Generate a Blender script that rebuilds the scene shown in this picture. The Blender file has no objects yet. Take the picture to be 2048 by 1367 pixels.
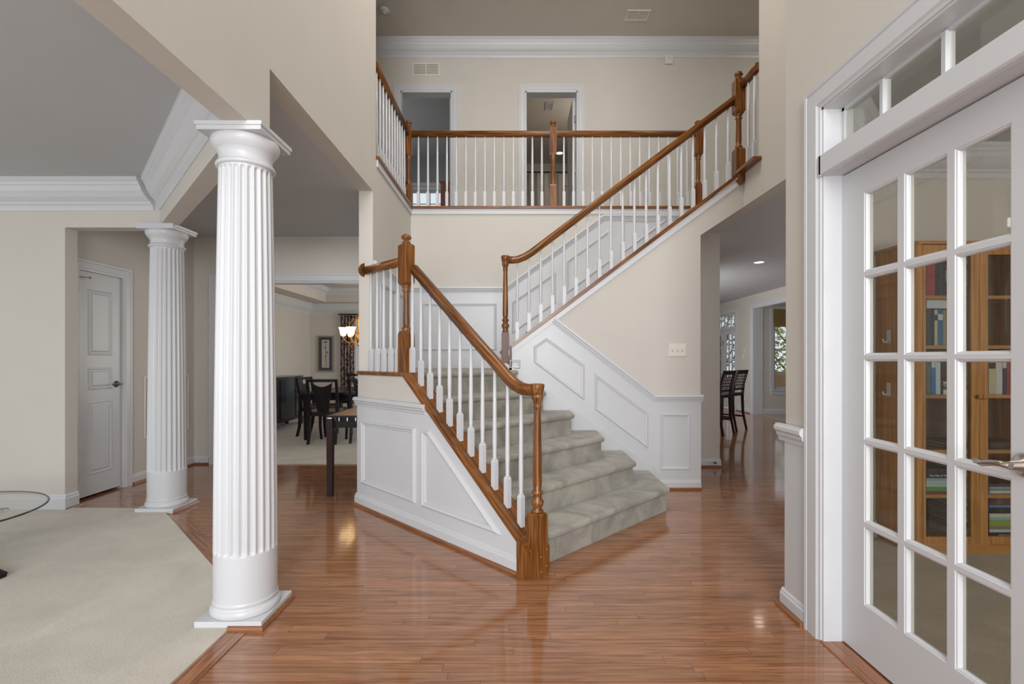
import bpy, bmesh, math, random
from mathutils import Vector, Matrix
random.seed(7)
S = bpy.context.scene
C = S.collection
# ---------------------------------------------------------------- camera
F, H, CX, CY = 985.0, 1.235, 1030.0, 718.0          # focal length (px of 2048), eye height, vanishing point
cd = bpy.data.cameras.new('camera'); cam = bpy.data.objects.new('camera', cd); C.objects.link(cam)
cam.location = (0, 0, H); cam.rotation_euler = (math.pi/2, 0, 0)
cd.sensor_width = 36; cd.lens = F/2048*36
cd.shift_x = -(CX-1024)/2048; cd.shift_y = (CY-683.5)/2048
cd.clip_start = 0.05
S.camera = cam
S.view_settings.view_transform = 'Standard'; S.view_settings.look = 'None'
S.view_settings.gamma = 1; S.view_settings.use_curve_mapping = False
S.view_settings.exposure = 0.08
# ---------------------------------------------------------------- world and lights
w = bpy.data.worlds.new('world'); S.world = w; w.use_nodes = True
bg = w.node_tree.nodes['Background']; bg.inputs[0].default_value = (0.86, 0.93, 1.0, 1); bg.inputs[1].default_value = 0.9
def area(name, loc, direction, sx, sy, power, col=(1, 1, 1)):
    l = bpy.data.lights.new(name, 'AREA'); l.shape = 'RECTANGLE'; l.size = sx; l.size_y = sy
    l.energy = power; l.color = col
    o = bpy.data.objects.new(name, l); C.objects.link(o); o.location = loc
    o.rotation_euler = Vector(direction).to_track_quat('-Z', 'Y').to_euler(); return o
area('foyer_window_light', (0.05, -4.2, 3.0), (0, 1, 0.0), 2.4, 5.0, 400)
area('living_left_fill', (-7.4, 1.0, 1.5), (1, 0.15, 0), 3.5, 1.8, 34)  # unseen panel added to light the living room from the left
area('living_front_fill', (-3.6, -1.6, 1.5), (0.1, 1, 0), 3.5, 1.8, 28)  # second added living room fill, out of view at the front
area('study_fill', (3.3, -1.8, 1.5), (0.0, 1, -0.05), 2.4, 1.7, 80)  # added fill out of view, brightens the study and bookcase
area('right_hall_fill', (5.0, 4.6, 1.5), (-1, 0.35, 0), 1.4, 1.6, 19)  # unseen fill added to lift the kitchen return wall
area('dining_fill', (-0.5, 8.6, 1.5), (-1, 0, 0), 2.6, 1.6, 52, (1, 0.95, 0.88))  # added fill hidden at the right side, away from the window
area('gallery_fill', (4.2, 5.4, 5.6), (-0.2, 0.3, -1), 0.8, 0.8, 14, (1, 0.95, 0.88))  # hidden fill added against the dim right end upstairs
area('hall_light', (-2.2, 4.9, 2.62), (0, 0, -1), 0.5, 0.5, 5)
area('kitchen_fill', (2.6, 9.5, 1.6), (1, 0.1, 0), 3.0, 1.6, 45)  # added fill hidden on the left, facing the kitchen windows
area('upstairs_fill', (0.4, 4.0, 5.68), (0, 0.15, -1), 1.6, 1.6, 62, (1, 0.95, 0.88))  # unseen ceiling panel added, stands in for bounced daylight
area('bedroom_fill', (-3.3, 9.0, 4.6), (1, 0, 0), 2.0, 1.4, 12)  # small out-of-view fill added for the bedroom
area('bathroom_fill', (1.75, 8.6, 5.2), (-1, 0.3, 0), 0.8, 0.6, 11, (1, 0.9, 0.78))  # out-of-view fill added besides the visible bathroom ceiling light
# ---------------------------------------------------------------- materials
def mat(name, col, rough=0.5, metal=0.0, spec=0.5, bump=None, var=None, coat=0):
    m = bpy.data.materials.new(name); m.use_nodes = True; nt = m.node_tree
    b = nt.nodes['Principled BSDF']
    b.inputs['Base Color'].default_value = (*col, 1); b.inputs['Roughness'].default_value = rough
    b.inputs['Metallic'].default_value = metal; b.inputs['Specular IOR Level'].default_value = spec
    b.inputs['Coat Weight'].default_value = coat
    tc = nt.nodes.new('ShaderNodeTexCoord')
    sc, amt = var or (6, 0.04)
    n = nt.nodes.new('ShaderNodeTexNoise'); n.inputs['Scale'].default_value = sc; n.inputs['Detail'].default_value = 4
    nt.links.new(tc.outputs['Object'], n.inputs['Vector'])
    r = nt.nodes.new('ShaderNodeValToRGB')
    r.color_ramp.elements[0].position = 0.3; r.color_ramp.elements[1].position = 0.7
    r.color_ramp.elements[0].color = (*[c*(1-amt) for c in col], 1); r.color_ramp.elements[1].color = (*[min(1, c*(1+amt)) for c in col], 1)
    nt.links.new(n.outputs['Fac'], r.inputs['Fac']); nt.links.new(r.outputs[0], b.inputs['Base Color'])
    if bump:
        s2, st = bump
        n2 = nt.nodes.new('ShaderNodeTexNoise'); n2.inputs['Scale'].default_value = s2; n2.inputs['Detail'].default_value = 3
        nt.links.new(tc.outputs['Object'], n2.inputs['Vector'])
        bp = nt.nodes.new('ShaderNodeBump'); bp.inputs['Strength'].default_value = st; bp.inputs['Distance'].default_value = 0.01
        nt.links.new(n2.outputs['Fac'], bp.inputs['Height']); nt.links.new(bp.outputs[0], b.inputs['Normal'])
    return m
def wood(name, d, c1, c2, rough=0.28, scale=1.0, coat=0.06):
    """wood with grain running along direction d"""
    m = bpy.data.materials.new(name); m.use_nodes = True; nt = m.node_tree; b = nt.nodes['Principled BSDF']
    tc = nt.nodes.new('ShaderNodeTexCoord')
    q = Vector(d).normalized().rotation_difference(Vector((1, 0, 0))).to_euler()
    mp = nt.nodes.new('ShaderNodeMapping'); mp.vector_type = 'POINT'; mp.inputs['Rotation'].default_value = q
    nt.links.new(tc.outputs['Object'], mp.inputs[0])
    mp2 = nt.nodes.new('ShaderNodeMapping'); mp2.inputs['Scale'].default_value = (3.5*scale, 80*scale, 80*scale)
    nt.links.new(mp.outputs[0], mp2.inputs[0])
    n = nt.nodes.new('ShaderNodeTexNoise'); n.inputs['Scale'].default_value = 1; n.inputs['Detail'].default_value = 6; n.inputs['Distortion'].default_value = 0.6
    nt.links.new(mp2.outputs[0], n.inputs['Vector'])
    r = nt.nodes.new('ShaderNodeValToRGB'); e = r.color_ramp.elements
    e[0].position = 0.36; e[0].color = (*c1, 1); e[1].position = 0.62; e[1].color = (*c2, 1)
    nt.links.new(n.outputs['Fac'], r.inputs['Fac']); nt.links.new(r.outputs[0], b.inputs['Base Color'])
    b.inputs['Roughness'].default_value = rough; b.inputs['Coat Weight'].default_value = coat
    b.inputs['Coat Roughness'].default_value = 0.15
    return m
OK1, OK2 = (0.080, 0.024, 0.005), (0.27, 0.100, 0.020)
SL = Vector((-1, 1, 0)).normalized()
M = dict(
 wall=mat('wall_beige', (0.59, 0.558, 0.512), 0.7, bump=(220, 0.05), var=(3, 0.015)),
 ceil=mat('ceiling_white_shaded', (0.52, 0.53, 0.55), 0.8, bump=(200, 0.05), var=(3, 0.015)),  # white ceilings in low light: their dimness is put into the grey
 ceil2=mat('ceiling_white_shaded_warm', (0.60, 0.56, 0.50), 0.8, bump=(200, 0.05), var=(3, 0.015)),  # upstairs ceilings likewise: shade on white put into the colour
 white=mat('trim_white', (0.60, 0.61, 0.635), 0.35, var=(3, 0.012)),
 doorwhite=mat('door_white', (0.57, 0.585, 0.61), 0.35, var=(3, 0.012)),
 plate=mat('plate_ivory', (0.72, 0.69, 0.62), 0.35),
 dark=mat('closet_shade_black', (0.02, 0.02, 0.02), 0.6),
 metal=mat('pewter', (0.22, 0.21, 0.20), 0.35, 1.0),
 nickel=mat('brushed_nickel', (0.42, 0.38, 0.34), 0.3, 1.0),
 chrome=mat('chrome', (0.75, 0.77, 0.8), 0.15, 1.0),
 espresso=mat('espresso_wood', (0.010, 0.006, 0.008), 0.32, spec=0.25, var=(20, 0.3), coat=0.05),
 black=mat('black_lacquer', (0.010, 0.012, 0.018), 0.25, spec=0.4, var=(20, 0.3), coat=0.15),
 legwood=mat('mahogany_dark', (0.028, 0.008, 0.008), 0.35, spec=0.3, var=(20, 0.3)),
 seatcloth=mat('seat_fabric', (0.20, 0.16, 0.13), 0.8),
 gold=mat('antique_gold', (0.55, 0.30, 0.08), 0.35, 1.0),
 silverframe=mat('silver_frame', (0.35, 0.33, 0.29), 0.4, 0.6),
 mattegray=mat('mat_board', (0.06, 0.065, 0.08), 0.8),
 paper=mat('art_paper', (0.50, 0.45, 0.42), 0.8, var=(30, 0.1)),
 flower=mat('flower_ink', (0.06, 0.045, 0.07), 0.8),
 oakz=wood('oak_vertical', (0, 0, 1), OK1, OK2),
 oakx=wood('oak_along_x', (1, 0, 0), OK1, OK2),
 oaky=wood('oak_along_y', (0, 1, 0), OK1, OK2),
 oakd=wood('oak_along_diagonal', (-1, 1, 0), OK1, OK2),
 oakds=wood('oak_lower_slope', (SL.x, SL.y, 0.765), OK1, OK2),
 oakxs=wood('oak_upper_slope', (1, 0, 0.75), OK1, OK2),
 mahog=wood('reddish_post', (0, 0, 1), (0.07, 0.026, 0.018), (0.15, 0.060, 0.042), 0.45),
 casewood=wood('bookcase_oak', (0, 0, 1), (0.36, 0.16, 0.045), (0.52, 0.26, 0.08), 0.4, 0.7, 0),
 casewoodx=wood('bookcase_oak_shelf', (1, 0, 0), (0.36, 0.16, 0.045), (0.52, 0.26, 0.08), 0.4, 0.7, 0),
 caseback=mat('bookcase_back', (0.20, 0.10, 0.06), 0.6),
 shoe=wood('shoe_oak', (1, 0, 0), (0.16, 0.055, 0.02), (0.30, 0.12, 0.045)),
)
def carpet(name, c, var=0.14, sc=900, big=3.0):
    m = bpy.data.materials.new(name); m.use_nodes = True; nt = m.node_tree; b = nt.nodes['Principled BSDF']
    tc = nt.nodes.new('ShaderNodeTexCoord')
    n1 = nt.nodes.new('ShaderNodeTexNoise'); n1.inputs['Scale'].default_value = big; n1.inputs['Detail'].default_value = 6; n1.inputs['Distortion'].default_value = 0.8
    n2 = nt.nodes.new('ShaderNodeTexNoise'); n2.inputs['Scale'].default_value = sc/5; n2.inputs['Detail'].default_value = 3
    for n in (n1, n2): nt.links.new(tc.outputs['Object'], n.inputs['Vector'])
    ad = nt.nodes.new('ShaderNodeMath'); ad.operation = 'MULTIPLY_ADD'; ad.inputs[1].default_value = 0.6
    ml = nt.nodes.new('ShaderNodeMath'); ml.operation = 'MULTIPLY'; ml.inputs[1].default_value = 0.4
    nt.links.new(n2.outputs['Fac'], ml.inputs[0]); nt.links.new(n1.outputs['Fac'], ad.inputs[0]); nt.links.new(ml.outputs[0], ad.inputs[2])
    r = nt.nodes.new('ShaderNodeValToRGB'); e = r.color_ramp.elements
    e[0].position = 0.36; e[0].color = (*[x*(1-var) for x in c], 1); e[1].position = 0.64; e[1].color = (*[x*(1+var) for x in c], 1)
    nt.links.new(ad.outputs[0], r.inputs['Fac']); nt.links.new(r.outputs[0], b.inputs['Base Color'])
    b.inputs['Roughness'].default_value = 0.95; b.inputs['Specular IOR Level'].default_value = 0.1
    b.inputs['Sheen Weight'].default_value = 0.3
    bp = nt.nodes.new('ShaderNodeBump'); bp.inputs['Strength'].default_value = 0.6; bp.inputs['Distance'].default_value = 0.006
    nt.links.new(n2.outputs['Fac'], bp.inputs['Height']); nt.links.new(bp.outputs[0], b.inputs['Normal'])
    return m
M['carpet'] = carpet('carpet_living', (0.53, 0.485, 0.41), 0.12)
M['staircarpet'] = carpet('carpet_stairs', (0.315, 0.294, 0.252), 0.36, 1200, 5.0)
M['studycarpet'] = carpet('carpet_study', (0.36, 0.32, 0.25), 0.16)
def hardwood():
    m = bpy.data.materials.new('hardwood_floor'); m.use_nodes = True; nt = m.node_tree; L = nt.links
    b = nt.nodes['Principled BSDF']
    def math_(op, a, bb=None, c=None):
        n = nt.nodes.new('ShaderNodeMath'); n.operation = op
        for i, v in enumerate((a, bb, c)):
            if v is None: continue
            if isinstance(v, (int, float)): n.inputs[i].default_value = v
            else: L.new(v, n.inputs[i])
        return n.outputs[0]
    tc = nt.nodes.new('ShaderNodeTexCoord'); sp = nt.nodes.new('ShaderNodeSeparateXYZ'); L.new(tc.outputs['Object'], sp.inputs[0])
    x, y = sp.outputs[0], sp.outputs[1]
    ry = math_('DIVIDE', y, 0.0572); row = math_('FLOOR', ry); fy = math_('FRACT', ry)
    wn = nt.nodes.new('ShaderNodeTexWhiteNoise'); wn.noise_dimensions = '1D'; L.new(row, wn.inputs['W'])
    off = math_('MULTIPLY', wn.outputs['Value'], 17.3)
    xs = math_('DIVIDE', math_('ADD', x, off), 1.0); seg = math_('FLOOR', xs); fx = math_('FRACT', xs)
    cid = nt.nodes.new('ShaderNodeCombineXYZ'); L.new(row, cid.inputs[0]); L.new(seg, cid.inputs[1])
    w2 = nt.nodes.new('ShaderNodeTexWhiteNoise'); w2.noise_dimensions = '2D'; L.new(cid.outputs[0], w2.inputs['Vector'])
    idv = w2.outputs['Value']
    gx = math_('MULTIPLY', x, 3.0); gx = math_('ADD', gx, math_('MULTIPLY', idv, 57.0))
    gy = math_('MULTIPLY', y, 55.0)
    gv = nt.nodes.new('ShaderNodeCombineXYZ'); L.new(gx, gv.inputs[0]); L.new(gy, gv.inputs[1]); L.new(math_('MULTIPLY', idv, 9.0), gv.inputs[2])
    g = nt.nodes.new('ShaderNodeTexNoise'); g.inputs['Scale'].default_value = 1; g.inputs['Detail'].default_value = 6; g.inputs['Distortion'].default_value = 1.2
    L.new(gv.outputs[0], g.inputs['Vector'])
    r = nt.nodes.new('ShaderNodeValToRGB'); e = r.color_ramp.elements
    e[0].position = 0.30; e[0].color = (0.215, 0.085, 0.036, 1); e[1].position = 0.62; e[1].color = (0.395, 0.185, 0.092, 1)
    L.new(g.outputs['Fac'], r.inputs['Fac'])
    tone = math_('MULTIPLY_ADD', idv, 0.24, 0.88)
    gapy = math_('LESS_THAN', math_('MINIMUM', fy, math_('SUBTRACT', 1.0, fy)), 0.03)
    gapx = math_('LESS_THAN', fx, 0.003)
    gap = math_('MAXIMUM', gapy, gapx)
    tone = math_('MULTIPLY', tone, math_('MULTIPLY_ADD', gap, -0.45, 1.0))
    vm = nt.nodes.new('ShaderNodeVectorMath'); vm.operation = 'SCALE'; L.new(r.outputs[0], vm.inputs[0]); L.new(tone, vm.inputs['Scale'])
    L.new(vm.outputs[0], b.inputs['Base Color'])
    b.inputs['Roughness'].default_value = 0.12; b.inputs['Specular IOR Level'].default_value = 0.5
    b.inputs['Coat Weight'].default_value = 0.35; b.inputs['Coat Roughness'].default_value = 0.06
    # every board very slightly crowned
    crown = math_('MULTIPLY', math_('MULTIPLY', fy, math_('SUBTRACT', 1.0, fy)), 0.0006)
    wob = nt.nodes.new('ShaderNodeTexNoise'); wob.inputs['Scale'].default_value = 5; L.new(tc.outputs['Object'], wob.inputs['Vector'])
    hgt = math_('ADD', crown, math_('MULTIPLY', wob.outputs['Fac'], 0.0004))
    hgt = math_('ADD', hgt, math_('MULTIPLY', gap, -0.0003))
    bp = nt.nodes.new('ShaderNodeBump'); bp.inputs['Strength'].default_value = 0.45; bp.inputs['Distance'].default_value = 1.0
    L.new(hgt, bp.inputs['Height']); L.new(bp.outputs[0], b.inputs['Normal']); L.new(bp.outputs[0], b.inputs['Coat Normal'])
    return m
M['floor'] = hardwood()
M['border'] = wood('border_board', (1, 0, 0), (0.225, 0.088, 0.040), (0.42, 0.19, 0.10), 0.18, 0.8, 0.3)
def glass(name, tint=(1, 1, 1), refl=1.0):
    m = bpy.data.materials.new(name); m.use_nodes = True; nt = m.node_tree; nt.nodes.clear()
    o = nt.nodes.new('ShaderNodeOutputMaterial'); t = nt.nodes.new('ShaderNodeBsdfTransparent'); t.inputs[0].default_value = (*tint, 1)
    g = nt.nodes.new('ShaderNodeBsdfGlossy'); g.inputs['Roughness'].default_value = 0.02
    f = nt.nodes.new('ShaderNodeFresnel'); 
    ge = nt.nodes.new('ShaderNodeNewGeometry'); ma = nt.nodes.new('ShaderNodeMath'); ma.operation = 'MULTIPLY_ADD'; ma.inputs[1].default_value = 1/1.45-1.45; ma.inputs[2].default_value = 1.45
    nt.links.new(ge.outputs['Backfacing'], ma.inputs[0]); nt.links.new(ma.outputs[0], f.inputs[0])
    mm = nt.nodes.new('ShaderNodeMath'); mm.operation = 'MULTIPLY'; mm.inputs[1].default_value = refl
    mx = nt.nodes.new('ShaderNodeMixShader')
    nt.links.new(f.outputs[0], mm.inputs[0]); nt.links.new(mm.outputs[0], mx.inputs[0])
    nt.links.new(t.outputs[0], mx.inputs[1]); nt.links.new(g.outputs[0], mx.inputs[2]); nt.links.new(mx.outputs[0], o.inputs[0])
    return m
M['glass'] = glass('door_glass', (0.92, 0.91, 0.87))
M['clear'] = glass('clear_glass', (0.97, 0.98, 0.98))
M['tableglass'] = glass('table_glass', (0.975, 0.988, 0.98))
def emit(name, col, st):
    m = bpy.data.materials.new(name); m.use_nodes = True; nt = m.node_tree; b = nt.nodes['Principled BSDF']
    b.inputs['Base Color'].default_value = (*col, 1); b.inputs['Emission Color'].default_value = (*col, 1); b.inputs['Emission Strength'].default_value = st
    return m
M['lampwarm'] = emit('lamp_warm', (1, 0.72, 0.36), 2.6)
M['lampwhite'] = emit('lamp_white', (1, 0.86, 0.66), 14.0)
M['lampbath'] = emit('lamp_bath', (1, 0.97, 0.92), 3.0)
def cloth(name, c1, c2, kind='leaf'):
    m = bpy.data.materials.new(name); m.use_nodes = True; nt = m.node_tree; b = nt.nodes['Principled BSDF']
    tc = nt.nodes.new('ShaderNodeTexCoord'); v = nt.nodes.new('ShaderNodeTexVoronoi'); v.feature = 'DISTANCE_TO_EDGE'
    v.inputs['Scale'].default_value = 11; nt.links.new(tc.outputs['Object'], v.inputs['Vector'])
    r = nt.nodes.new('ShaderNodeValToRGB'); e = r.color_ramp.elements
    e[0].position = 0.04; e[0].color = (*c1, 1); e[1].position = 0.10; e[1].color = (*c2, 1)
    nt.links.new(v.outputs[0], r.inputs[0]); nt.links.new(r.outputs[0], b.inputs['Base Color']); b.inputs['Roughness'].default_value = 0.8
    return m
M['curtain'] = cloth('curtain_leaf_print', (0.36, 0.28, 0.25), (0.07, 0.045, 0.045))
M['leaf'] = mat('leaf_green', (0.16, 0.22, 0.06), 0.7, var=(4, 0.5))
M['bark'] = mat('bark', (0.12, 0.10, 0.08), 0.9)
M['grass'] = mat('lawn', (0.20, 0.22, 0.12), 0.9, var=(2, 0.3))
# ---------------------------------------------------------------- mesh helpers
class MB:
    def __init__(s): s.v = []; s.f = []; s.sm = []
    def add(s, vs, fs, smooth=False):
        o = len(s.v); s.v += [tuple(v) for v in vs]; s.f += [[i+o for i in f] for f in fs]; s.sm += [smooth]*len(fs); return s
    def box(s, x0, x1, y0, y1, z0, z1):
        vs = [(x, y, z) for z in (z0, z1) for y in (y0, y1) for x in (x0, x1)]
        return s.add(vs, [(0,2,3,1),(4,5,7,6),(0,1,5,4),(1,3,7,5),(3,2,6,7),(2,0,4,6)])
    def obox(s, c, ax, hx, hy, z0, z1):
        """box about centre c (xy), long axis ax, half sizes hx, hy"""
        a = Vector((ax[0], ax[1])).normalized(); n = Vector((-a.y, a.x)); c = Vector((c[0], c[1]))
        p = [c-a*hx-n*hy, c+a*hx-n*hy, c+a*hx+n*hy, c-a*hx+n*hy]
        return s.prism([(q.x, q.y) for q in p], z0, z1)
    def prism(s, poly, z0, z1):
        n = len(poly)
        vs = [(p[0], p[1], z0) for p in poly]+[(p[0], p[1], z1) for p in poly]
        return s.add(vs, [list(range(n))[::-1], list(range(n, 2*n))]+[(i, (i+1) % n, (i+1) % n+n, i+n) for i in range(n)])
    def slab(s, poly, O, U, V, N, t0, t1):
        O, U, V, N = map(Vector, (O, U, V, N)); n = len(poly)
        vs = [O+U*a+V*b+N*t0 for a, b in poly]+[O+U*a+V*b+N*t1 for a, b in poly]
        return s.add(vs, [list(range(n))[::-1], list(range(n, 2*n))]+[(i, (i+1) % n, (i+1) % n+n, i+n) for i in range(n)])
    def lathe(s, prof, c=(0, 0, 0), n=20, sq=None):
        """prof: (r, z) list; sq: z ranges where the section is square (rotated by sq angle)"""
        vs = []; cx, cy, cz = c
        for r, z in prof:
            for k in range(n):
                a = 2*math.pi*k/n; vs.append((cx+r*math.cos(a), cy+r*math.sin(a), cz+z))
        fs = [(i*n+k, i*n+(k+1) % n, (i+1)*n+(k+1) % n, (i+1)*n+k) for i in range(len(prof)-1) for k in range(n)]
        s.add(vs, fs, True)
        o = len(s.v)-len(vs)
        s.f += [[o+k for k in range(n)][::-1], [o+(len(prof)-1)*n+k for k in range(n)]]; s.sm += [False, False]
        return s
    def sqpost(s, prof, rot=0.0, c=(0, 0, 0)):
        """square sections: (half, z)"""
        vs = []
        for h, z in prof:
            for k in range(4):
                a = rot+math.pi/4+k*math.pi/2; r = h*math.sqrt(2); vs.append((c[0]+r*math.cos(a), c[1]+r*math.sin(a), c[2]+z))
        m = len(prof)
        return s.add(vs, [(i*4+k, i*4+(k+1) % 4, (i+1)*4+(k+1) % 4, (i+1)*4+k) for i in range(m-1) for k in range(4)]+[(3,2,1,0), tuple(range((m-1)*4, m*4))])
    def sweep(s, prof, path, smooth=True, up=(0, 0, 1), closed=True):
        """prof: (side, up) list; path: points"""
        P = [Vector(p) for p in path]; U = Vector(up); vs = []; n = len(prof)
        for i, p in enumerate(P):
            t = ((P[min(i+1, len(P)-1)]-P[i]).normalized()+(P[i]-P[max(i-1, 0)]).normalized()).normalized()
            sd = t.cross(U).normalized(); u = sd.cross(t).normalized()
            for a, b in prof: vs.append(p+sd*a+u*b)
        fs = [(i*n+k, i*n+(k+1) % n, (i+1)*n+(k+1) % n, (i+1)*n+k) for i in range(len(P)-1) for k in range(n)]
        s.add(vs, fs, smooth); o = len(s.v)-len(vs)
        s.f += [[o+k for k in range(n)][::-1], [o+(len(P)-1)*n+k for k in range(n)]]; s.sm += [False, False]
        return s
    def flat(s): s.sm = [False]*len(s.sm); return s
    def tube(s, path, r, n=8, up=(0, 0, 1)):
        return s.sweep([(r*math.cos(2*math.pi*k/n), r*math.sin(2*math.pi*k/n)) for k in range(n)], path, True, up)
    def bar(s, a, b, w, d, up=(0, 0, 1)):
        return s.sweep([(-w/2, -d/2), (w/2, -d/2), (w/2, d/2), (-w/2, d/2)], [a, b], False, up)
def mk(name, mb, m, parent=None, local=False, bevel=0, smooth_angle=None):
    me = bpy.data.meshes.new(name); me.from_pydata(mb.v, [], mb.f); me.validate()
    for p, f in zip(me.polygons, mb.sm): p.use_smooth = f
    bm = bmesh.new(); bm.from_mesh(me); bmesh.ops.recalc_face_normals(bm, faces=bm.faces); bm.to_mesh(me); bm.free()
    me.materials.append(M[m] if isinstance(m, str) else m)
    o = bpy.data.objects.new(name, me); C.objects.link(o)
    if parent is not None:
        o.parent = parent
        if not local: o.location = -root_loc(parent)
    if bevel:
        b = o.modifiers.new('bevel', 'BEVEL'); b.width = bevel; b.segments = 3; b.limit_method = 'ANGLE'; b.angle_limit = 0.6
        b.harden_normals = False
    return o
def root_loc(o):
    v = Vector((0, 0, 0))
    while o is not None: v += Vector(o.location); o = o.parent
    return v
def tag(o, label, cat, group=None):
    o['label'] = label; o['category'] = cat
    if group: o['group'] = group
    return o
def thing(name, label, cat, loc=(0, 0, 0), group=None):
    o = bpy.data.objects.new(name, None); C.objects.link(o); o.location = loc; o.empty_display_size = 0.1
    return tag(o, label, cat, group)
def struct(name, mb, m, **k):
    o = mk(name, mb, m, **k); o['kind'] = 'structure'; return o
def dup(root, loc, rotz=0, label=None, group=None):
    r = root.copy(); C.objects.link(r); r.location = loc; r.rotation_euler = (0, 0, rotz)
    if label: r['label'] = label
    if group: r['group'] = group
    for ch in list(root.children):
        c = ch.copy(); C.objects.link(c); c.parent = r
        for g in ch.children:
            d = g.copy(); C.objects.link(d); d.parent = c
    return r
def inset(poly, d):
    """shrink a polygon (counter-clockwise) by d"""
    n = len(poly); out = []
    for i in range(n):
        p0, p1, p2 = Vector(poly[i-1]), Vector(poly[i]), Vector(poly[(i+1) % n])
        a = (p1-p0).normalized(); b = (p2-p1).normalized()
        na, nb = Vector((-a.y, a.x)), Vector((-b.y, b.x))
        k = (na+nb); k = k/max(1e-6, k.length_squared)*2
        out.append(p1+k*d)
    return out
def ccw(poly):
    A = sum(poly[i-1][0]*poly[i][1]-poly[i][0]*poly[i-1][1] for i in range(len(poly)))
    return poly if A > 0 else poly[::-1]
def moulding(mb, poly, O, U, V, N, prof=((0, 0), (0.004, 0.012), (0.012, 0.016), (0.020, 0.010), (0.028, 0.009), (0.031, 0))):
    """picture-frame moulding round a polygon lying on plane O,U,V with outward normal N"""
    O, U, V, N = map(Vector, (O, U, V, N)); poly = ccw(poly); n = len(poly)
    vs = []
    for d, h in prof:
        for a in inset(poly, d): vs.append(O+U*a.x+V*a.y+N*h)
    fs = [(i*n+k, i*n+(k+1) % n, (i+1)*n+(k+1) % n, (i+1)*n+k) for i in range(len(prof)-1) for k in range(n)]
    mb.add(vs, fs); return mb
CROWN = [(0, 0), (1.0, 0), (1.0, -0.10), (0.90, -0.16), (0.86, -0.24), (0.80, -0.27), (0.72, -0.42), (0.50, -0.60), (0.30, -0.70), (0.24, -0.72), (0.22, -0.78), (0.12, -0.84), (0.10, -0.92), (0.06, -1.0), (0, -1.0)]
def run(mb, prof, p0, p1, nrm, z, sx, sz, m0=0.0, m1=0.0):
    """moulding run from p0 to p1 (xy) with its face towards nrm; m0,m1: mitre factors"""
    p0, p1 = Vector((*p0, z)), Vector((*p1, z)); t = (p1-p0).normalized(); N = Vector((nrm[0], nrm[1], 0)).normalized(); n = len(prof)
    vs = [p0+N*a*sx+Vector((0, 0, b*sz))+t*(m0*a*sx) for a, b in prof]+[p1+N*a*sx+Vector((0, 0, b*sz))-t*(m1*a*sx) for a, b in prof]
    return mb.add(vs, [list(range(n))[::-1], list(range(n, 2*n))]+[(i, (i+1) % n, (i+1) % n+n, i+n) for i in range(n)])
BASE = [(0, 0), (1, 0), (1, 0.72), (0.75, 0.80), (0.7, 0.88), (0.35, 0.97), (0.2, 1), (0, 1)]
RAILP = [(0, 0), (0.25, 0), (0.35, 0.2), (0.6, 0.35), (0.65, 0.5), (1, 0.65), (1, 0.85), (0.8, 0.9), (0.75, 1), (0, 1)]
def baseboard(mb, p0, p1, n, h=0.14, t=0.016, m0=0, m1=0): return run(mb, BASE, p0, p1, n, 0, t, h, m0, m1)
SHOEP = [(0, 0), (1, 0), (1, 0.45), (0.75, 0.85), (0.35, 1), (0, 1)]
def planeY(Y): return lambda x, y: ((x-CX)*Y/F, H-(y-CY)*Y/F)
# ================================================================ STRUCTURE
ZC, Z2, Z3 = 2.68, 3.02, 5.76        # first ceiling, second floor level, second ceiling
XL, XR = -1.22, 2.17
YB, YS = 5.765, 4.68                 # balcony wall, stair wall
R2 = math.sqrt(0.5)
# floors
struct('floor', MB().box(-8, 9, -2.5, 14, -0.10, 0.0), 'floor')
P_LIV = [(-8, -2.5), (-1.30, -2.5), (-1.30, 2.42), (-2.72, 3.86), (-2.89, 4.04), (-3.673, 4.06), (-8, 4.06)]
struct('floor_living_carpet', MB().prism(P_LIV, 0.001, 0.014), 'carpet')
struct('floor_dining_carpet', MB().box(-4.42, -0.2, 5.79, 10.6, 0.001, 0.012), 'carpet')
struct('floor_study_carpet', MB().prism([(1.44, -2), (6, -2), (6, 3.40), (2.385, 3.40), (1.44, 2.42)], 0.001, 0.014), 'studycarpet')
# border boards round the hardwood
b = MB(); b.box(-1.30, -1.215, -2.5, 2.42, 0, 0.006); struct('trim_border_front', b, wood('border_y', (0, 1, 0), (0.225, 0.088, 0.040), (0.42, 0.19, 0.10), 0.18, 0.8, 0.3))
b = MB(); b.prism([(-1.30, 2.42), (-1.215, 2.455), (-2.66, 3.92), (-2.72, 3.86)], 0, 0.006); struct('trim_border_diagonal', b, wood('border_d', (-1, 1, 0), (0.225, 0.088, 0.040), (0.42, 0.19, 0.10), 0.18, 0.8, 0.3))
b = MB(); b.box(1.335, 1.445, -2.5, 2.155, 0, 0.006); struct('trim_threshold', b, wood('border_y2', (0, 1, 0), (0.225, 0.088, 0.040), (0.42, 0.19, 0.10), 0.18, 0.8, 0.3))
# foyer left wall
b = MB()
b.box(XL-.12, XL, -2, 2.45, 2.323, Z3); b.box(XL-.12, XL, 2.45, 4.32, ZC, Z3); b.box(XL-.12, XL, 4.32, YB, ZC, Z2-.03)
b.box(XL-.12, XL, 4.228, YB, 0, ZC)
struct('wall_foyer_left', b, 'wall')
# diagonal header between the two columns
a0, a1 = Vector((-1.308, 2.395)), Vector((-2.888, 4.09)); u = (a1-a0).normalized(); nn = Vector((-u.y, u.x))
hw = 0.057
q = [a0-u*0.04-nn*hw, a1+u*.02-nn*hw, a1+u*.02+nn*hw, a0-u*0.04+nn*hw]
struct('wall_header_diagonal', MB().prism([(p.x, p.y) for p in q], 2.323, ZC), 'wall')
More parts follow.
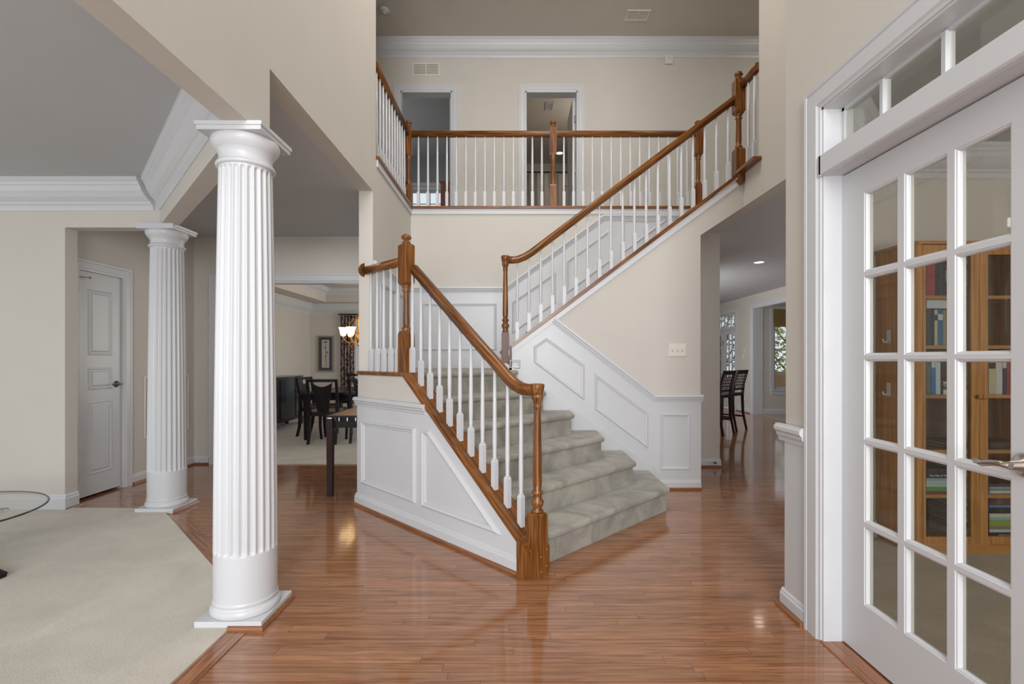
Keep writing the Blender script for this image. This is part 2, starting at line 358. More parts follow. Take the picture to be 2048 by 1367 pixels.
# living room far wall and its header
b = MB(); b.box(-8, -3.673, 4.02, 4.135, 0, ZC); b.box(-3.673, -2.86, 4.02, 4.135, 2.31, ZC)
struct('wall_living_far', b, 'wall')
struct('wall_living_left', MB().box(-8.12, -8, -2.5, 4.135, 0, ZC), 'wall')
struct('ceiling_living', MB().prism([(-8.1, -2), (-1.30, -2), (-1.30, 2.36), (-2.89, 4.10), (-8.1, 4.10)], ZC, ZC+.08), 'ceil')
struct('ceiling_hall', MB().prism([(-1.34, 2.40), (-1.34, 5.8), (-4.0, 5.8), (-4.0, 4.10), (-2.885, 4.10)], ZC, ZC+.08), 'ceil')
# hall
b = MB(); b.box(-3.9, -3.78, 4.135, 4.262, 0, ZC); b.box(-3.9, -3.78, 4.262, 4.752, 2.015, ZC); b.box(-3.9, -3.78, 4.752, 5.8, 0, ZC)
struct('wall_hall_left', b, 'wall')
b = MB(); b.box(-3.9, -3.50, 5.8, 5.92, 0, ZC); b.box(-3.50, -1.46, 5.8, 5.92, 2.144, ZC); b.box(-1.46, XL-.12, 5.8, 5.92, 0, ZC)
struct('closet_light_block', MB().box(-3.94, -3.905, 4.14, 4.9, 0, ZC), 'dark')  # added black slab, stops daylight showing under the closet door
struct('wall_hall_back', b, 'wall')
# dining room
struct('wall_dining_left', MB().box(-4.54, -4.42, 5.92, 10.72, 0, 2.8), 'wall')
b = MB(); b.box(-4.42, -3.43, 10.6, 10.72, 0, 2.8); b.box(-3.43, -2.2, 10.6, 10.72, 0, .55); b.box(-3.43, -2.2, 10.6, 10.72, 2.12, 2.8); b.box(-2.2, 0, 10.6, 10.72, 0, 2.8)
struct('wall_dining_back', b, 'wall')
struct('wall_dining_right', MB().box(-.2, -.08, 5.92, 10.6, 0, 2.8), 'wall')
struct('wall_dining_front', MB().box(-4.42, -3.9, 5.80, 5.92, 0, 2.8), 'wall')
b = MB(); b.box(-4.42, -3.92, 5.92, 10.6, 2.42, 2.5); b.box(-3.92, -.2, 10.2, 10.6, 2.42, 2.5); b.box(-3.92, -.2, 5.92, 6.4, 2.42, 2.5); b.box(-.7, -.2, 6.4, 10.2, 2.42, 2.5)
b.box(-3.96, -3.92, 6.4, 10.24, 2.5, 2.70); b.box(-3.92, -.7, 10.2, 10.24, 2.5, 2.70)
struct('ceiling_dining_soffit', b, 'wall')
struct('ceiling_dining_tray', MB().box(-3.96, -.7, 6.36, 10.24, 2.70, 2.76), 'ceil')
b = MB(); run(b, CROWN, (-4.42, 5.92), (-4.42, 10.6), (1, 0), 2.42, .13, .23, 0, 1); run(b, CROWN, (-4.42, 10.6), (-.2, 10.6), (0, -1), 2.42, .13, .23, 1, 0)
struct('trim_crown_dining', b, 'white')
b = MB(); run(b, CROWN, (-3.92, 6.4), (-3.92, 10.2), (1, 0), 2.70, .12, .13, 0, 1); run(b, CROWN, (-3.92, 10.2), (-.7, 10.2), (0, -1), 2.70, .12, .13, 1, 0)
struct('trim_crown_tray', b, 'white')
b = MB(); run(b, RAILP, (-4.42, 5.92), (-4.42, 10.6), (1, 0), .78, .03, .07, 0, 1); run(b, RAILP, (-4.42, 10.6), (-3.43, 10.6), (0, -1), .78, .03, .07, 1, 0)
struct('trim_chair_rail_dining', b, 'white')
b = MB(); baseboard(b, (-4.42, 5.92), (-4.42, 10.6), (1, 0)); baseboard(b, (-4.42, 10.6), (-.2, 10.6), (0, -1)); struct('baseboard_dining', b, 'white')
# casing of the dining opening
def casing(mb, a, b_, z1, ax, face, n, w=0.092, t=0.02, z0=0.0, full=True):
    """door casing round an opening a..b_ (coordinate along ax) to height z1; face: wall plane coordinate; n: +1/-1 outward"""
    prof = [(0, 0), (0, .5), (.12, .62), (.2, .9), (.75, .9), (.8, .7), (.86, .95), (1, 1), (1, 0)]   # across the width, from the opening outwards
    def pt(u_, z, h):
        return (u_, face+n*h, z) if ax == 'x' else (face+n*h, u_, z)
    loops = []
    for f_, h in prof:
        d = f_*w; loops.append([pt(a-d, z0, h*t), pt(a-d, z1+d, h*t), pt(b_+d, z1+d, h*t), pt(b_+d, z0, h*t)])
    vs = [p for l in loops for p in l]; m = len(loops)
    fs = [(i*4+k, i*4+k+1, (i+1)*4+k+1, (i+1)*4+k) for i in range(m-1) for k in range(3)]
    mb.add(vs, fs); return mb
b = MB(); casing(b, -3.50, -1.46, 2.144, 'x', 5.80, -1); b.box(-3.50, -3.485, 5.80, 5.92, 0, 2.144); b.box(-3.5, -1.46, 5.80, 5.92, 2.13, 2.144); struct('trim_dining_opening', b, 'white')
# balcony wall
b = MB(); b.box(XL-.12, XR+.12, YB, YB+.12, 0, Z2-.03); struct('wall_landing_back', b, 'wall')
# second floor slabs (their undersides are the ceilings below)
b = MB(); b.box(-4.5, XL-.12, 4.4, 7.14, ZC+.1, Z2-.03); b.box(XL-.12, 6, YB+.12, 7.14, Z2-.2, Z2-.03); struct('floor_upstairs', b, 'carpet')
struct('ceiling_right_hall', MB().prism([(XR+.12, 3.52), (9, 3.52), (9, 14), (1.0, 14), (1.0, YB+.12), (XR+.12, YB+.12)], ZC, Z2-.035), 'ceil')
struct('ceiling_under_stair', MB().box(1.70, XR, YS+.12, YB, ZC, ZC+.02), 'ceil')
# stair wall (sloping top and underside)
PW = [(-.06, 0), (1.763, 0), (1.763, 2.413), (2.17, ZC), (2.17, Z2-.03), (-.06, 1.33)]
SO, SU, SV, SN = (0, YS, 0), (1, 0, 0), (0, 0, 1), (0, -1, 0)
wst = struct('wall_stair', MB().slab(PW, SO, SU, SV, SN, -.12, 0), 'wall')
struct('ceiling_stair_underside', MB().slab([(-.05, 1.06), (1.763, 2.413), (2.14, 2.675), (2.14, 2.70), (-.05, 1.10)], SO, SU, SV, SN, -1.08, -.12), 'wall')
# right side of the foyer
b = MB(); b.box(XR, XR+.12, 3.40, 4.38, ZC, Z3); b.box(XR, XR+.12, 4.38, YB+.12, ZC, Z2-.03); struct('wall_foyer_right_upper', b, 'wall')
b = MB(); b.prism([(1.35, 2.455), (2.30, 3.405), (2.47, 3.405), (1.47, 2.405)], 0, Z3); struct('wall_foyer_right_diagonal', b, 'wall')
b = MB(); b.box(1.35, 1.47, 2.159, 2.455, 0, Z3); b.box(1.35, 1.47, .38, 2.159, 2.335, Z3); b.box(1.35, 1.47, -2, .38, 0, Z3)
struct('wall_foyer_right', b, 'wall')
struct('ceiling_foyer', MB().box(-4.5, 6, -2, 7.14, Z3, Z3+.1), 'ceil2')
# upstairs back wall
DA, DB, DZ = (-1.625, -.898), (.15, .89), 5.047
b = MB(); b.box(-4.5, DA[0], 7.02, 7.14, Z2-.03, Z3); b.box(DA[1], DB[0], 7.02, 7.14, Z2-.03, Z3); b.box(DB[1], 6, 7.02, 7.14, Z2-.03, Z3)
b.box(DA[0], DA[1], 7.02, 7.14, DZ, Z3); b.box(DB[0], DB[1], 7.02, 7.14, DZ, Z3); struct('wall_upstairs_back', b, 'wall')
struct('wall_upstairs_left', MB().box(-4.62, -4.5, 4.3, 7.14, Z2, Z3), 'wall')
struct('wall_upstairs_left_front', MB().box(-4.5, XL-.12, 4.20, 4.32, Z2, Z3), 'wall')
struct('wall_upstairs_right', MB().box(6, 6.12, 3.3, 7.14, Z2, Z3), 'wall')
struct('wall_upstairs_right_front', MB().box(XR+.12, 6, 4.0, 4.12, Z2, Z3), 'wall')
struct('floor_upstairs_right', MB().box(XR+.12, 6, 4.12, YB+.12, Z2-.03, Z2-.01), 'carpet')
b = MB(); run(b, CROWN, (-4.5, 7.02), (6, 7.02), (0, -1), Z3, .12, .235); struct('trim_crown_upstairs', b, 'white')
b = MB(); casing(b, DA[0], DA[1], DZ, 'x', 7.02, -1, z0=Z2, w=.095); b.box(DA[0], DA[0]+.015, 7.0, 7.16, Z2, DZ); b.box(DA[1]-.015, DA[1], 7.0, 7.16, Z2, DZ); b.box(*DA, 7.0, 7.16, DZ-.02, DZ); struct('trim_bedroom_door', b, 'white')
b = MB(); casing(b, DB[0], DB[1], DZ, 'x', 7.02, -1, z0=Z2, w=.095); b.box(DB[0], DB[0]+.015, 7.0, 7.16, Z2, DZ); b.box(DB[1]-.015, DB[1], 7.0, 7.16, Z2, DZ); b.box(*DB, 7.0, 7.16, DZ-.02, DZ); struct('trim_bathroom_door', b, 'white')
b = MB(); baseboard(b, (DA[1]+.1, 7.02), (DB[0]-.1, 7.02), (0, -1)); o = struct('baseboard_upstairs', b, 'white'); o.location.z = Z2
# bedroom and bathroom behind the doors
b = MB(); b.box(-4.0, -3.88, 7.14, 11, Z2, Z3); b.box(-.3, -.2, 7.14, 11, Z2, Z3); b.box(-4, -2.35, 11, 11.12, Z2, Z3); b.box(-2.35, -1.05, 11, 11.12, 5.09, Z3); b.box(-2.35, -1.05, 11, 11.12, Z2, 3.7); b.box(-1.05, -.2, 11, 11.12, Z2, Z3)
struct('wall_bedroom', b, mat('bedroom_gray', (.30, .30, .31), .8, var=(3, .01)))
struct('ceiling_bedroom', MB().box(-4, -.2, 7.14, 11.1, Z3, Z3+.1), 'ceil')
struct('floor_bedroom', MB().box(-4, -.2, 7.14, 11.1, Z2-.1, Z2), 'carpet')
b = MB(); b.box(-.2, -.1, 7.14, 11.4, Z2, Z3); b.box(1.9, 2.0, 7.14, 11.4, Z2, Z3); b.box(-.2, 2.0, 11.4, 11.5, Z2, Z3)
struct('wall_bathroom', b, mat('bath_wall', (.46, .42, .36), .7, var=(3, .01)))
struct('ceiling_bathroom', MB().box(-.2, 2.0, 7.14, 11.5, Z3, Z3+.1), 'ceil2')
struct('floor_bathroom', MB().box(-.2, 2.0, 7.14, 11.5, Z2-.1, Z2), 'white')
# bedroom window
def window(name, x0, x1, z0, z1, Y, cols, rows, sash=True, face=-1, trim=0.09):
    w_ = struct(name, casing(MB(), x0, x1, z1, 'x', Y, face, z0=z0, w=trim), 'white')
    s_ = MB(); s_.box(x0-trim, x1+trim, Y+(-.05 if face < 0 else 0), Y+.02, z0-.03, z0); s_.box(x0-trim+.01, x1+trim-.01, Y-.02, Y, z0-.12, z0-.03); mk('window_sill', s_, 'white', w_)
    f = MB(); yy = Y+.06
    f.box(x0, x0+.04, yy-.02, yy+.02, z0, z1); f.box(x1-.04, x1, yy-.02, yy+.02, z0, z1); f.box(x0+.04, x1-.04, yy-.02, yy+.02, z0, z0+.05); f.box(x0+.04, x1-.04, yy-.02, yy+.02, z1-.05, z1)
    if sash: f.box(x0, x1, yy-.025, yy+.025, (z0+z1)/2-.025, (z0+z1)/2+.025)
    f.box(x0, x0+.012, Y, yy+.04, z0, z1); f.box(x1-.012, x1, Y, yy+.04, z0, z1)
    fr = mk('window_frame', f, 'white', w_)
    g = MB()
    for i in range(1, cols): x = x0+.04+(x1-x0-.08)*i/cols; g.box(x-.008, x+.008, yy-.012, yy+.012, z0, z1)
    for i in range(1, rows): z = z0+.05+(z1-z0-.1)*i/rows; g.box(x0, x1, yy-.0115, yy+.0115, z-.008, z+.008)
    if cols*rows > 1: mk('muntin_grid', g, 'white', w_)
    mk('glass_pane', MB().box(x0+.02, x1-.02, yy-.003, yy+.003, z0+.02, z1-.02), 'clear', w_)
    return w_
window('window_1', -2.35, -1.05, 3.7, 5.09, 11.0, 3, 4, trim=.08)
# kitchen side
struct('wall_kitchen_return', MB().box(1.80, 2.35, 5.65, YB-.001, 0, ZC), 'wall')
struct('wall_kitchen_left', MB().box(2.23, 2.35, YB+.13, 8.6, 0, ZC), 'wall')
b = MB(); b.box(5.35, 5.57, 13.5, 14, 0, ZC); b.box(5.35, 5.57, 11.08, 11.95, 0, ZC); b.box(5.35, 5.57, 11.95, 13.5, 2.38, ZC); b.box(5.35, 5.57, 8, 11.08, 2.385, ZC); b.box(5.35, 5.57, 3.52, 8, 0, ZC)
struct('wall_kitchen_right', b, 'wall')
struct('wall_kitchen_back', MB().box(1, 5.57, 14, 14.12, 0, ZC), 'wall')
b = MB(); b.box(5.57, 5.83, 11.08, 11.2, 0, ZC); b.box(5.83, 7.0, 11.08, 11.2, 0, .56); b.box(5.83, 7.0, 11.08, 11.2, 2.34, ZC); b.box(7, 9, 11.08, 11.2, 0, ZC)
struct('wall_sunroom', b, 'wall')
struct('wall_sunroom_right', MB().box(9, 9.12, 3.5, 11.2, 0, ZC), 'wall')
b = MB(); casing(b, 8.0, 11.08, 2.385, 'y', 5.35, -1, w=.09); b.box(5.35, 5.575, 11.065, 11.08, 0, 2.385); b.box(5.35, 5.575, 8, 11.08, 2.37, 2.385); struct('trim_sunroom_opening', b, 'white')
struct('floor_sunroom_tile', MB().box(5.46, 9, 5, 11.08, 0, .008), mat('tile', (.45, .33, .25), .3, var=(4, .08)))
window('window_2', 5.83, 7.0, .56, 2.34, 11.08, 3, 6)
b = MB(); baseboard(b, (5.35, 11.17), (5.35, 11.85), (-1, 0), .12); baseboard(b, (5.58, 11.08), (9, 11.08), (0, -1), .12); struct('baseboard_kitchen', b, 'white')
b = MB(); baseboard(b, (1.80, 5.65), (2.35, 5.65), (0, -1), .095); baseboard(b, (2.35, 5.65), (2.35, 8.6), (1, 0), .095); struct('baseboard_kitchen_return', b, 'white')
SH = lambda mb, p0, p1, n, off=.016, m0=0, m1=0: run(mb, SHOEP, (p0[0]+n[0]*off, p0[1]+n[1]*off), (p1[0]+n[0]*off, p1[1]+n[1]*off), n, 0, .017, .022, m0, m1)
b = MB(); SH(b, (1.80, 5.65), (2.36, 5.65), (0, -1)); SH(b, (5.35, 11.17), (5.35, 11.85), (-1, 0)); struct('trim_shoe_kitchen', b, 'shoe')
# study
struct('wall_study_back', MB().box(2.30, 6, 3.40, 3.52, 0, ZC), 'wall')
struct('wall_study_front', MB().box(1.47, 6.12, -2.12, -2, 0, ZC), 'wall')
struct('wall_study_right', MB().box(6, 6.12, -2, 3.52, 0, ZC), 'wall')
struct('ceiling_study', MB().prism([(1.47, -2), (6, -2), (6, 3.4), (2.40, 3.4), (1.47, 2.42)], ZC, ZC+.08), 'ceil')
b = MB(); run(b, CROWN, (2.38, 3.40), (6, 3.40), (0, -1), ZC, .13, .20); run(b, CROWN, (1.47, 2.405), (2.45, 3.385), (R2, -R2), ZC, .13, .20); struct('trim_crown_study', b, 'white')
b = MB(); baseboard(b, (2.38, 3.40), (6, 3.40), (0, -1), .13); baseboard(b, (1.47, 2.405), (2.45, 3.385), (R2, -R2), .13); struct('baseboard_study', b, 'white')
# living room crown, baseboards
b = MB()
run(b, CROWN, (-8, 4.02), (-2.94, 4.02), (0, -1), ZC, .13, .235, 0, .42)
iN = Vector((-nn.x, -nn.y)); iN = -iN if iN.x > 0 else iN    # towards the living room
iN = Vector((nn.x, nn.y)); iN = iN if iN.x < 0 else -iN
f0 = a0+iN*hw; f1 = a1+iN*hw
run(b, CROWN, (f1.x-u.x*.06, f1.y-u.y*.06), (f0.x, f0.y), (iN.x, iN.y), ZC, .13, .235, .42, .42)
run(b, CROWN, (XL-.12, -2), (XL-.12, 2.33), (-1, 0), ZC, .13, .235, 0, .42)
struct('trim_crown_living', b, 'white')
b = MB(); baseboard(b, (-8, 4.02), (-3.657, 4.02), (0, -1), .135); baseboard(b, (-3.673, 4.02), (-3.673, 4.135), (1, 0), .135); struct('baseboard_living', b, 'white')
b = MB(); baseboard(b, (-3.78, 4.84), (-3.78, 5.8), (1, 0), .10); baseboard(b, (-3.78, 5.8), (-3.60, 5.8), (0, -1), .10); struct('baseboard_hall', b, 'white')
b = MB(); SH(b, (-3.78, 4.85), (-3.78, 5.8), (1, 0)); SH(b, (-3.78, 5.8), (-3.60, 5.8), (0, -1)); SH(b, (-3.673, 4.01), (-3.673, 4.16), (1, 0)); struct('trim_shoe_hall', b, 'shoe')
# wainscot of the stair wall (plane YS)
q = planeY(YS)
def PQ(l): return [q(*p) for p in l]
WP = [(-.06, 0), (1.766, 0), (1.766, .835), (1.317, .835)]
tl = q(1106, 636); WP += [tl, (-.06, q(1021, 699)[1])]
b = MB().slab(WP, SO, SU, SV, SN, 0, .006); mk('wainscot', b, 'white', wst)
cr = [(a*.032, c*.065) for a, c in RAILP]
b = MB(); k1 = q(1307, 803); k2 = q(1103, 645)
b.sweep(cr, [(k2[0], YS-.006, k2[1]), (k1[0], YS-.006, .835), (1.78, YS-.006, .835)], False); mk('chair_rail', b, 'white', wst)
b = MB()
for P in ([(1067, 692), (1092.6, 674), (1169, 729), (1169, 801), (1067, 724)], [(1189, 745), (1296, 824), (1296, 896.6), (1189, 817.6)], [(1319.4, 826), (1379.3, 826), (1379.3, 938.7), (1319.4, 938.7)], [(1018, 718), (1041, 718), (1041, 737), (1018, 737)]):
    moulding(b, PQ(P), (0, YS-.006, 0), SU, SV, SN)
mk('panel_moulding', b, 'white', wst)
b = MB(); st = PQ([(1012, 726), (1088, 774), (1307, 935), (1307, 960), (1000, 960), (1000, 726)]); b.slab(st, (0, YS-.006, 0), SU, SV, SN, 0, .014); b.box(1.30, 1.325, YS-.022, YS-.006, 0, .235); mk('skirt_board', b, 'white', wst)
b = MB(); baseboard(b, (1.20, YS), (1.763, YS), (0, -1), .095, .02); mk('baseboard', b, 'white', wst)
b = MB(); b.slab([(-.06, 1.27), (2.17, 2.915), (2.17, 2.965), (-.06, 1.32)], SO, SU, SV, SN, 0, .012); mk('stringer_trim', b, 'white', wst)
b = MB(); SH(b, (1.25, YS), (1.763, YS), (0, -1), .02); struct('trim_shoe_stair', b, 'shoe')
# wainscot on the landing walls
b = MB(); b.sweep(cr, [(XL, 4.24, 2.02), (XL, YB-.03, 2.02)], False); q5 = planeY(YB)
xA, zA = -.10, 2.02; zT = Z2-.16; xT = xA+(zT-zA)/.73
b.sweep(cr, [(XL, YB-.006, zA), (xA, YB-.006, zA), (xT, YB-.006, zT), (XR, YB-.006, zT)], False)
ld = struct('trim_chair_rail_landing', b, 'white')
b = MB(); b.slab([(XL, 0), (XR, 0), (XR, zT), (xT, zT), (xA, zA), (XL, zA)], (0, YB, 0), SU, SV, SN, 0, .005); b.box(XL, XL+.005, 4.24, YB, .8, 2.03); mk('wainscot', b, 'white', ld)
b = MB()
def q5l(l): return [q5(*p) for p in l]
for P in ([(845, 606), (993, 606), (993, 700), (845, 700)], [(1024, 604), (1112, 543), (1112, 606), (1024, 668)], [(1133, 522), (1221, 457), (1221, 522), (1133, 588)], [(1244, 438), (1335, 438), (1335, 440), (1244, 508)]):
    moulding(b, q5l(P), (0, YB-.005, 0), SU, SV, SN)
moulding(b, [(4.42, 1.28), (5.0, 1.28), (5.0, 1.93), (4.42, 1.93)], (XL+.005, 0, 0), (0, 1, 0), (0, 0, 1), (1, 0, 0))
moulding(b, [(5.12, 1.28), (5.66, 1.28), (5.66, 1.93), (5.12, 1.93)], (XL+.005, 0, 0), (0, 1, 0), (0, 0, 1), (1, 0, 0))
mk('panel_moulding', b, 'white', ld)
# knee wall beside the lower flight (diagonal plane x+y = 2.86)
KS = 2.86; KO = Vector((.03, KS-.03, 0)); KU = Vector((-R2, R2, 0)); KN = Vector((-R2, -R2, 0)); KV = Vector((0, 0, 1))
def kp(x, y, s=KS):
    t = (x-CX)/F; Y = s/(1+t); X = t*Y; return ((.03-X)/R2, H-(y-CY)*Y/F)
DL = 1.937
KW = [(0, 0), (DL, 0), (DL, 1.105), (1.17, 1.105), (0, .205)]
kw = struct('wall_stair_knee', MB().slab(KW, KO, KU, KV, KN, -.12, 0), 'wall')
b = MB().slab([(0, 0), (DL+.004, 0), (DL+.004, .86), (.86, .86), (0, .20)], KO, KU, KV, KN, 0, .006); mk('wainscot', b, 'white', kw)
b = MB()
pL, pR = KO+KU*(DL+.02)+KN*.006, KO+KU*.93+KN*.006
b.sweep([(a*.034, c*.07) for a, c in RAILP], [(pL.x, pL.y, .845), (pR.x, pR.y, .845)], False); mk('chair_rail', b, 'white', kw)
b = MB()
for P in ([(726, 840), (833, 854.5), (833, 1005), (726, 965)], [(847, 859), (861, 861), (1004, 1068.7), (847, 1011)]):
    moulding(b, [kp(*p) for p in P], KO+KN*.006, KU, KV, KN, prof=((0, 0), (0.004, 0.014), (0.014, 0.020), (0.024, 0.012), (0.034, 0.011), (0.038, 0)))
mk('panel_moulding', b, 'white', kw)
p0, p1 = KO, KO+KU*(DL+.016)
b = MB(); baseboard(b, (p1.x, p1.y), (p0.x, p0.y), (-R2, -R2), .10, .024); mk('baseboard', b, 'white', kw)
b = MB(); SH(b, (p1.x, p1.y), (p0.x, p0.y), (-R2, -R2), .024); o = struct('trim_shoe_knee', b, wood('shoe_d', (-1, 1, 0), (0.16, 0.055, 0.02), (0.30, 0.12, 0.045)))
# french-door wall wainscot
b = MB(); b.box(1.344, 1.35, 2.27, 2.455, 0, .87); wfr = struct('trim_wainscot_right', b, 'white')
b = MB(); b.sweep([(a*.034, c*.085) for a, c in RAILP], [(1.344, 2.495, .83), (1.344, 2.27, .83)], False); mk('chair_rail', b, 'white', wfr)
b = MB(); baseboard(b, (1.35, 2.272), (1.35, 2.475), (-1, 0), .095, .02); mk('baseboard', b, 'white', wfr)
b = MB(); SH(b, (1.35, 2.272), (1.35, 2.49), (-1, 0), .02); struct('trim_shoe_right', b, wood('shoe_y', (0, 1, 0), (0.16, 0.055, 0.02), (0.30, 0.12, 0.045)))
# outside: lawn and trees
struct('floor_lawn', MB().box(-30, 40, 14.2, 45, -.5, -.4), 'grass')

# ================================================================ STAIRCASE
RZ, RUN = .18875, .2544
def cc(i): return 2.79+.3598*(i-1)
SI = KS+.12/R2+.004       # inner face of the knee wall
st_root = thing('staircase', 'carpeted staircase rising diagonally to a landing and turning right beside the white panelled wall', 'staircase', (.5, 3.6, 0))
EX = [None]+[1.235-.245*(i-1) for i in range(1, 7)]
def onk(c): return ((SI-c)/2, (SI+c)/2)
def steppoly(i, off=0.0, back=True):
    c = cc(i)-off/R2; e = EX[i]+off
    if i == 1:       # tucks in behind the newel
        A = (.215, .215+c)
    else: A = onk(c)
    if i < 6:
        cn = cc(6)+.05; L = onk(cn)
        poly = [A, (e, e+c), (e, YS-.022), (-.03, YS-.022), L]
        if i == 1: poly.append(onk(cc(1)+.14))
    else:
        poly = [A, (.0+off, .0+off+c), (.0+off, YS-.022), (-.065, YS-.022), (-.065, YB-.006), (XL+.006, YB-.006), (XL+.006, SI-XL-.006)]
    return poly
for i in range(1, 7):
    z0, z1 = RZ*(i-1), RZ*i
    s = MB(); s.prism(steppoly(i), z0+(.0005 if i > 1 else 0), z1-.038)
    so = mk('step', s, 'staircarpet', st_root)
    cpoly = steppoly(i, .030)
    n_ = mk('nosing', MB().prism(cpoly, z1-.044, z1), 'staircarpet', so, bevel=.019)
    n_['label'] = 'rounded carpeted nosing'
for i in range(1, 10):
    x0 = -.12+RUN*(i-1)
    zt_ = 1.133+RZ*i
    s = MB().slab([(x0, zt_-.002), (x0, zt_-RZ), (x0+.004, zt_-RZ-.02), (x0+RUN-.001, zt_-RZ-.02+.16), (x0+RUN-.001, zt_-.002)] if i < 9 else [(x0, zt_-.002), (x0, zt_-RZ), (x0+RUN-.002, zt_-RZ+.1), (x0+RUN-.002, zt_-.002)], (0, YB-.007, 0), (1, 0, 0), (0, 0, 1), (0, -1, 0), 0, YB-.007-YS-.125)
    so = mk('step', s, 'staircarpet', st_root)
    mk('nosing', MB().box(x0-.03, x0+RUN, YS+.125, YB-.007, 1.133+RZ*i-.04, 1.133+RZ*i), 'staircarpet', so, bevel=.018)

# ================================================================ RAILINGS
_bal = {}
def baluster(parent, x, y, z0, z1, rot=0.0):
    L = round((z1-z0)/.02)*.02; L = z1-z0; key = (round(L, 3), round(rot, 2))
    if key not in _bal:
        m_ = MB(); m_.sqpost([(.0165, 0), (.0165, .175), (.011, .192)], rot)
        m_.lathe([(.0115, .190), (.0135, .196), (.0115, .203), (.0115, .210), (.0138, .216), (.0115, .223), (.0125, .24), (.0145, .30), (.0125, L*.62), (.0085, L)], n=10)
        o = mk('baluster', m_, 'white', parent, local=True); _bal[key] = o.data
    else:
        o = bpy.data.objects.new('baluster', _bal[key]); C.objects.link(o); o.parent = parent
    o.location = Vector((x, y, z0))-root_loc(parent); return o
RAIL = [(-.018, -.062), (.018, -.062), (.020, -.045), (.030, -.036), (.031, -.020), (.026, -.010), (.016, -.002), (0, 0), (-.016, -.002), (-.026, -.010), (-.031, -.020), (-.030, -.036), (-.020, -.045)]
RAIL = [(a*1.12, b*1.10) for a, b in RAIL]
def newel(parent, x, y, z0, zb, zt, ztop, rot=0., h=.042, m_='oakz', fin=True):
    """lower block z0..zb, turned shaft zb..zt, upper block zt..ztop, finial above"""
    p = MB(); p.sqpost([(h, z0), (h, zb-.02), (h*.8, zb)], rot, (x, y, 0))
    p.lathe([(h*.8, zb-.002), (.030, zb+.008), (.036, zb+.018), (.030, zb+.03), (.025, zb+.04), (.027, zb+.08), (.024, zt-.06), (.024, zt-.055), (.034, zt-.045), (.028, zt-.035), (.028, zt-.025), (.036, zt-.012), (h*.8, zt+.002)], (x, y, 0), 18)
    p.sqpost([(h*.8, zt), (h, zt+.02), (h, ztop-.012), (h*.75, ztop)], rot, (x, y, 0))
    n_ = mk('newel_post', p, m_, parent)
    if fin:
        f = MB().lathe([(.020, ztop-.002), (.034, ztop+.006), (.034, ztop+.014), (.020, ztop+.024), (.020, ztop+.032), (.038, ztop+.042), (.040, ztop+.052), (.034, ztop+.066), (.018, ztop+.076), (.001, ztop+.078)], (x, y, 0), 20)
        mk('finial', f, m_, n_)
    return n_
def turned_newel(parent, x, y, z0, zb, ztop, rot=0., h=.042, m_='oakz', mb_='oakz'):
    """starting newel: square base, slim turned shaft ending under the rail cap"""
    p = MB(); p.sqpost([(h, z0), (h, zb-.012), (h*.75, zb)], rot, (x, y, 0)); n_ = mk('newel_post', p, mb_, parent)
    L = ztop-zb
    t = MB().lathe([(h*.7, zb-.002), (h*.85, zb+.01), (.022, zb+.022), (.034, zb+.045), (.038, zb+.062), (.026, zb+.085), (.022, zb+.095), (.034, zb+.108), (.034, zb+.118), (.022, zb+.13), (.027, zb+.17), (.026, zb+.30), (.020, ztop-.10), (.020, ztop-.095), (.025, ztop-.085), (.022, ztop-.075), (.024, ztop-.05), (.032, ztop-.035), (.034, ztop-.02), (.030, ztop-.01), (.030, ztop)], (x, y, 0), 20)
    mk('turned_shaft', t, m_, n_); return n_
# --- lower railing on the knee wall
KC = 2.955
def kc(d, z=0): X = .03-d*R2; return Vector((X, KC-X, z))
capz = lambda d: .262+.765*d if d < 1.141 else 1.135
low = thing('stair_railing', 'lower oak stair railing with white balusters on the panelled diagonal knee wall, nearest the camera', 'railing', tuple(kc(.9, 0)), 'staircase railings')
N2 = Vector((0, 0, 1))
cap = MB(); prof = [(-.082, -.03), (.075, -.03), (.082, -.02), (.082, -.008), (.075, 0), (-.075, 0), (-.082, -.008)]
cap.sweep(prof, [kc(-.084, .198), kc(1.141, 1.135), kc(1.87, 1.135)], False)
mk('rail_cap', cap, 'oakds', low)
e_ = MB(); e_.slab([(-.083, 0), (0, 0), (0, .212), (-.083, .149)], KO, KU, KV, KN, -.16, .03); mk('end_board', e_, 'oakz', low)
NX, NY = .128, .0; NY = KC-NX-.005
turned_newel(low, NX, NY, 0, .36, 1.045, 0+math.pi/4)
for (dx, z) in ((-.012, .12), (.024, .15), (-.010, .035), (.022, .055)):
    c0 = Vector((NX, NY, z))+Vector((R2, -R2, 0))*.042+Vector((R2, R2, 0))*dx*1.4
    mk('screw_plug', MB().tube([c0, c0+Vector((R2, -R2, 0))*.003], .005, 8), 'casewood', low)
hr = MB()
pth = [(-.141, 1.093), (-.10, 1.093), (-.06, 1.093), (-.02, 1.098), (.03, 1.118), (.08, 1.152), (.14, 1.200), (.22, 1.262), (.3, 1.322)]
pts = [kc(d, z) for d, z in pth]+[kc(1.10, 1.945)]
hr.sweep(RAIL, pts, True)
mk('handrail', hr, 'oakds', low)
hc = MB().lathe([(.020, 1.030), (.032, 1.035), (.036, 1.050), (.038, 1.062), (.042, 1.082), (.040, 1.092), (.030, 1.096), (.001, 1.097)], (NX, NY, 0), 24); mk('handrail_cap', hc, 'oakz', low)
dN = (.03+.837)/R2       # upper newel of the lower flight
pn = kc(dN)
newel(low, pn.x, pn.y, 1.135, 1.45, 1.805, 2.12, math.pi/4, .046)
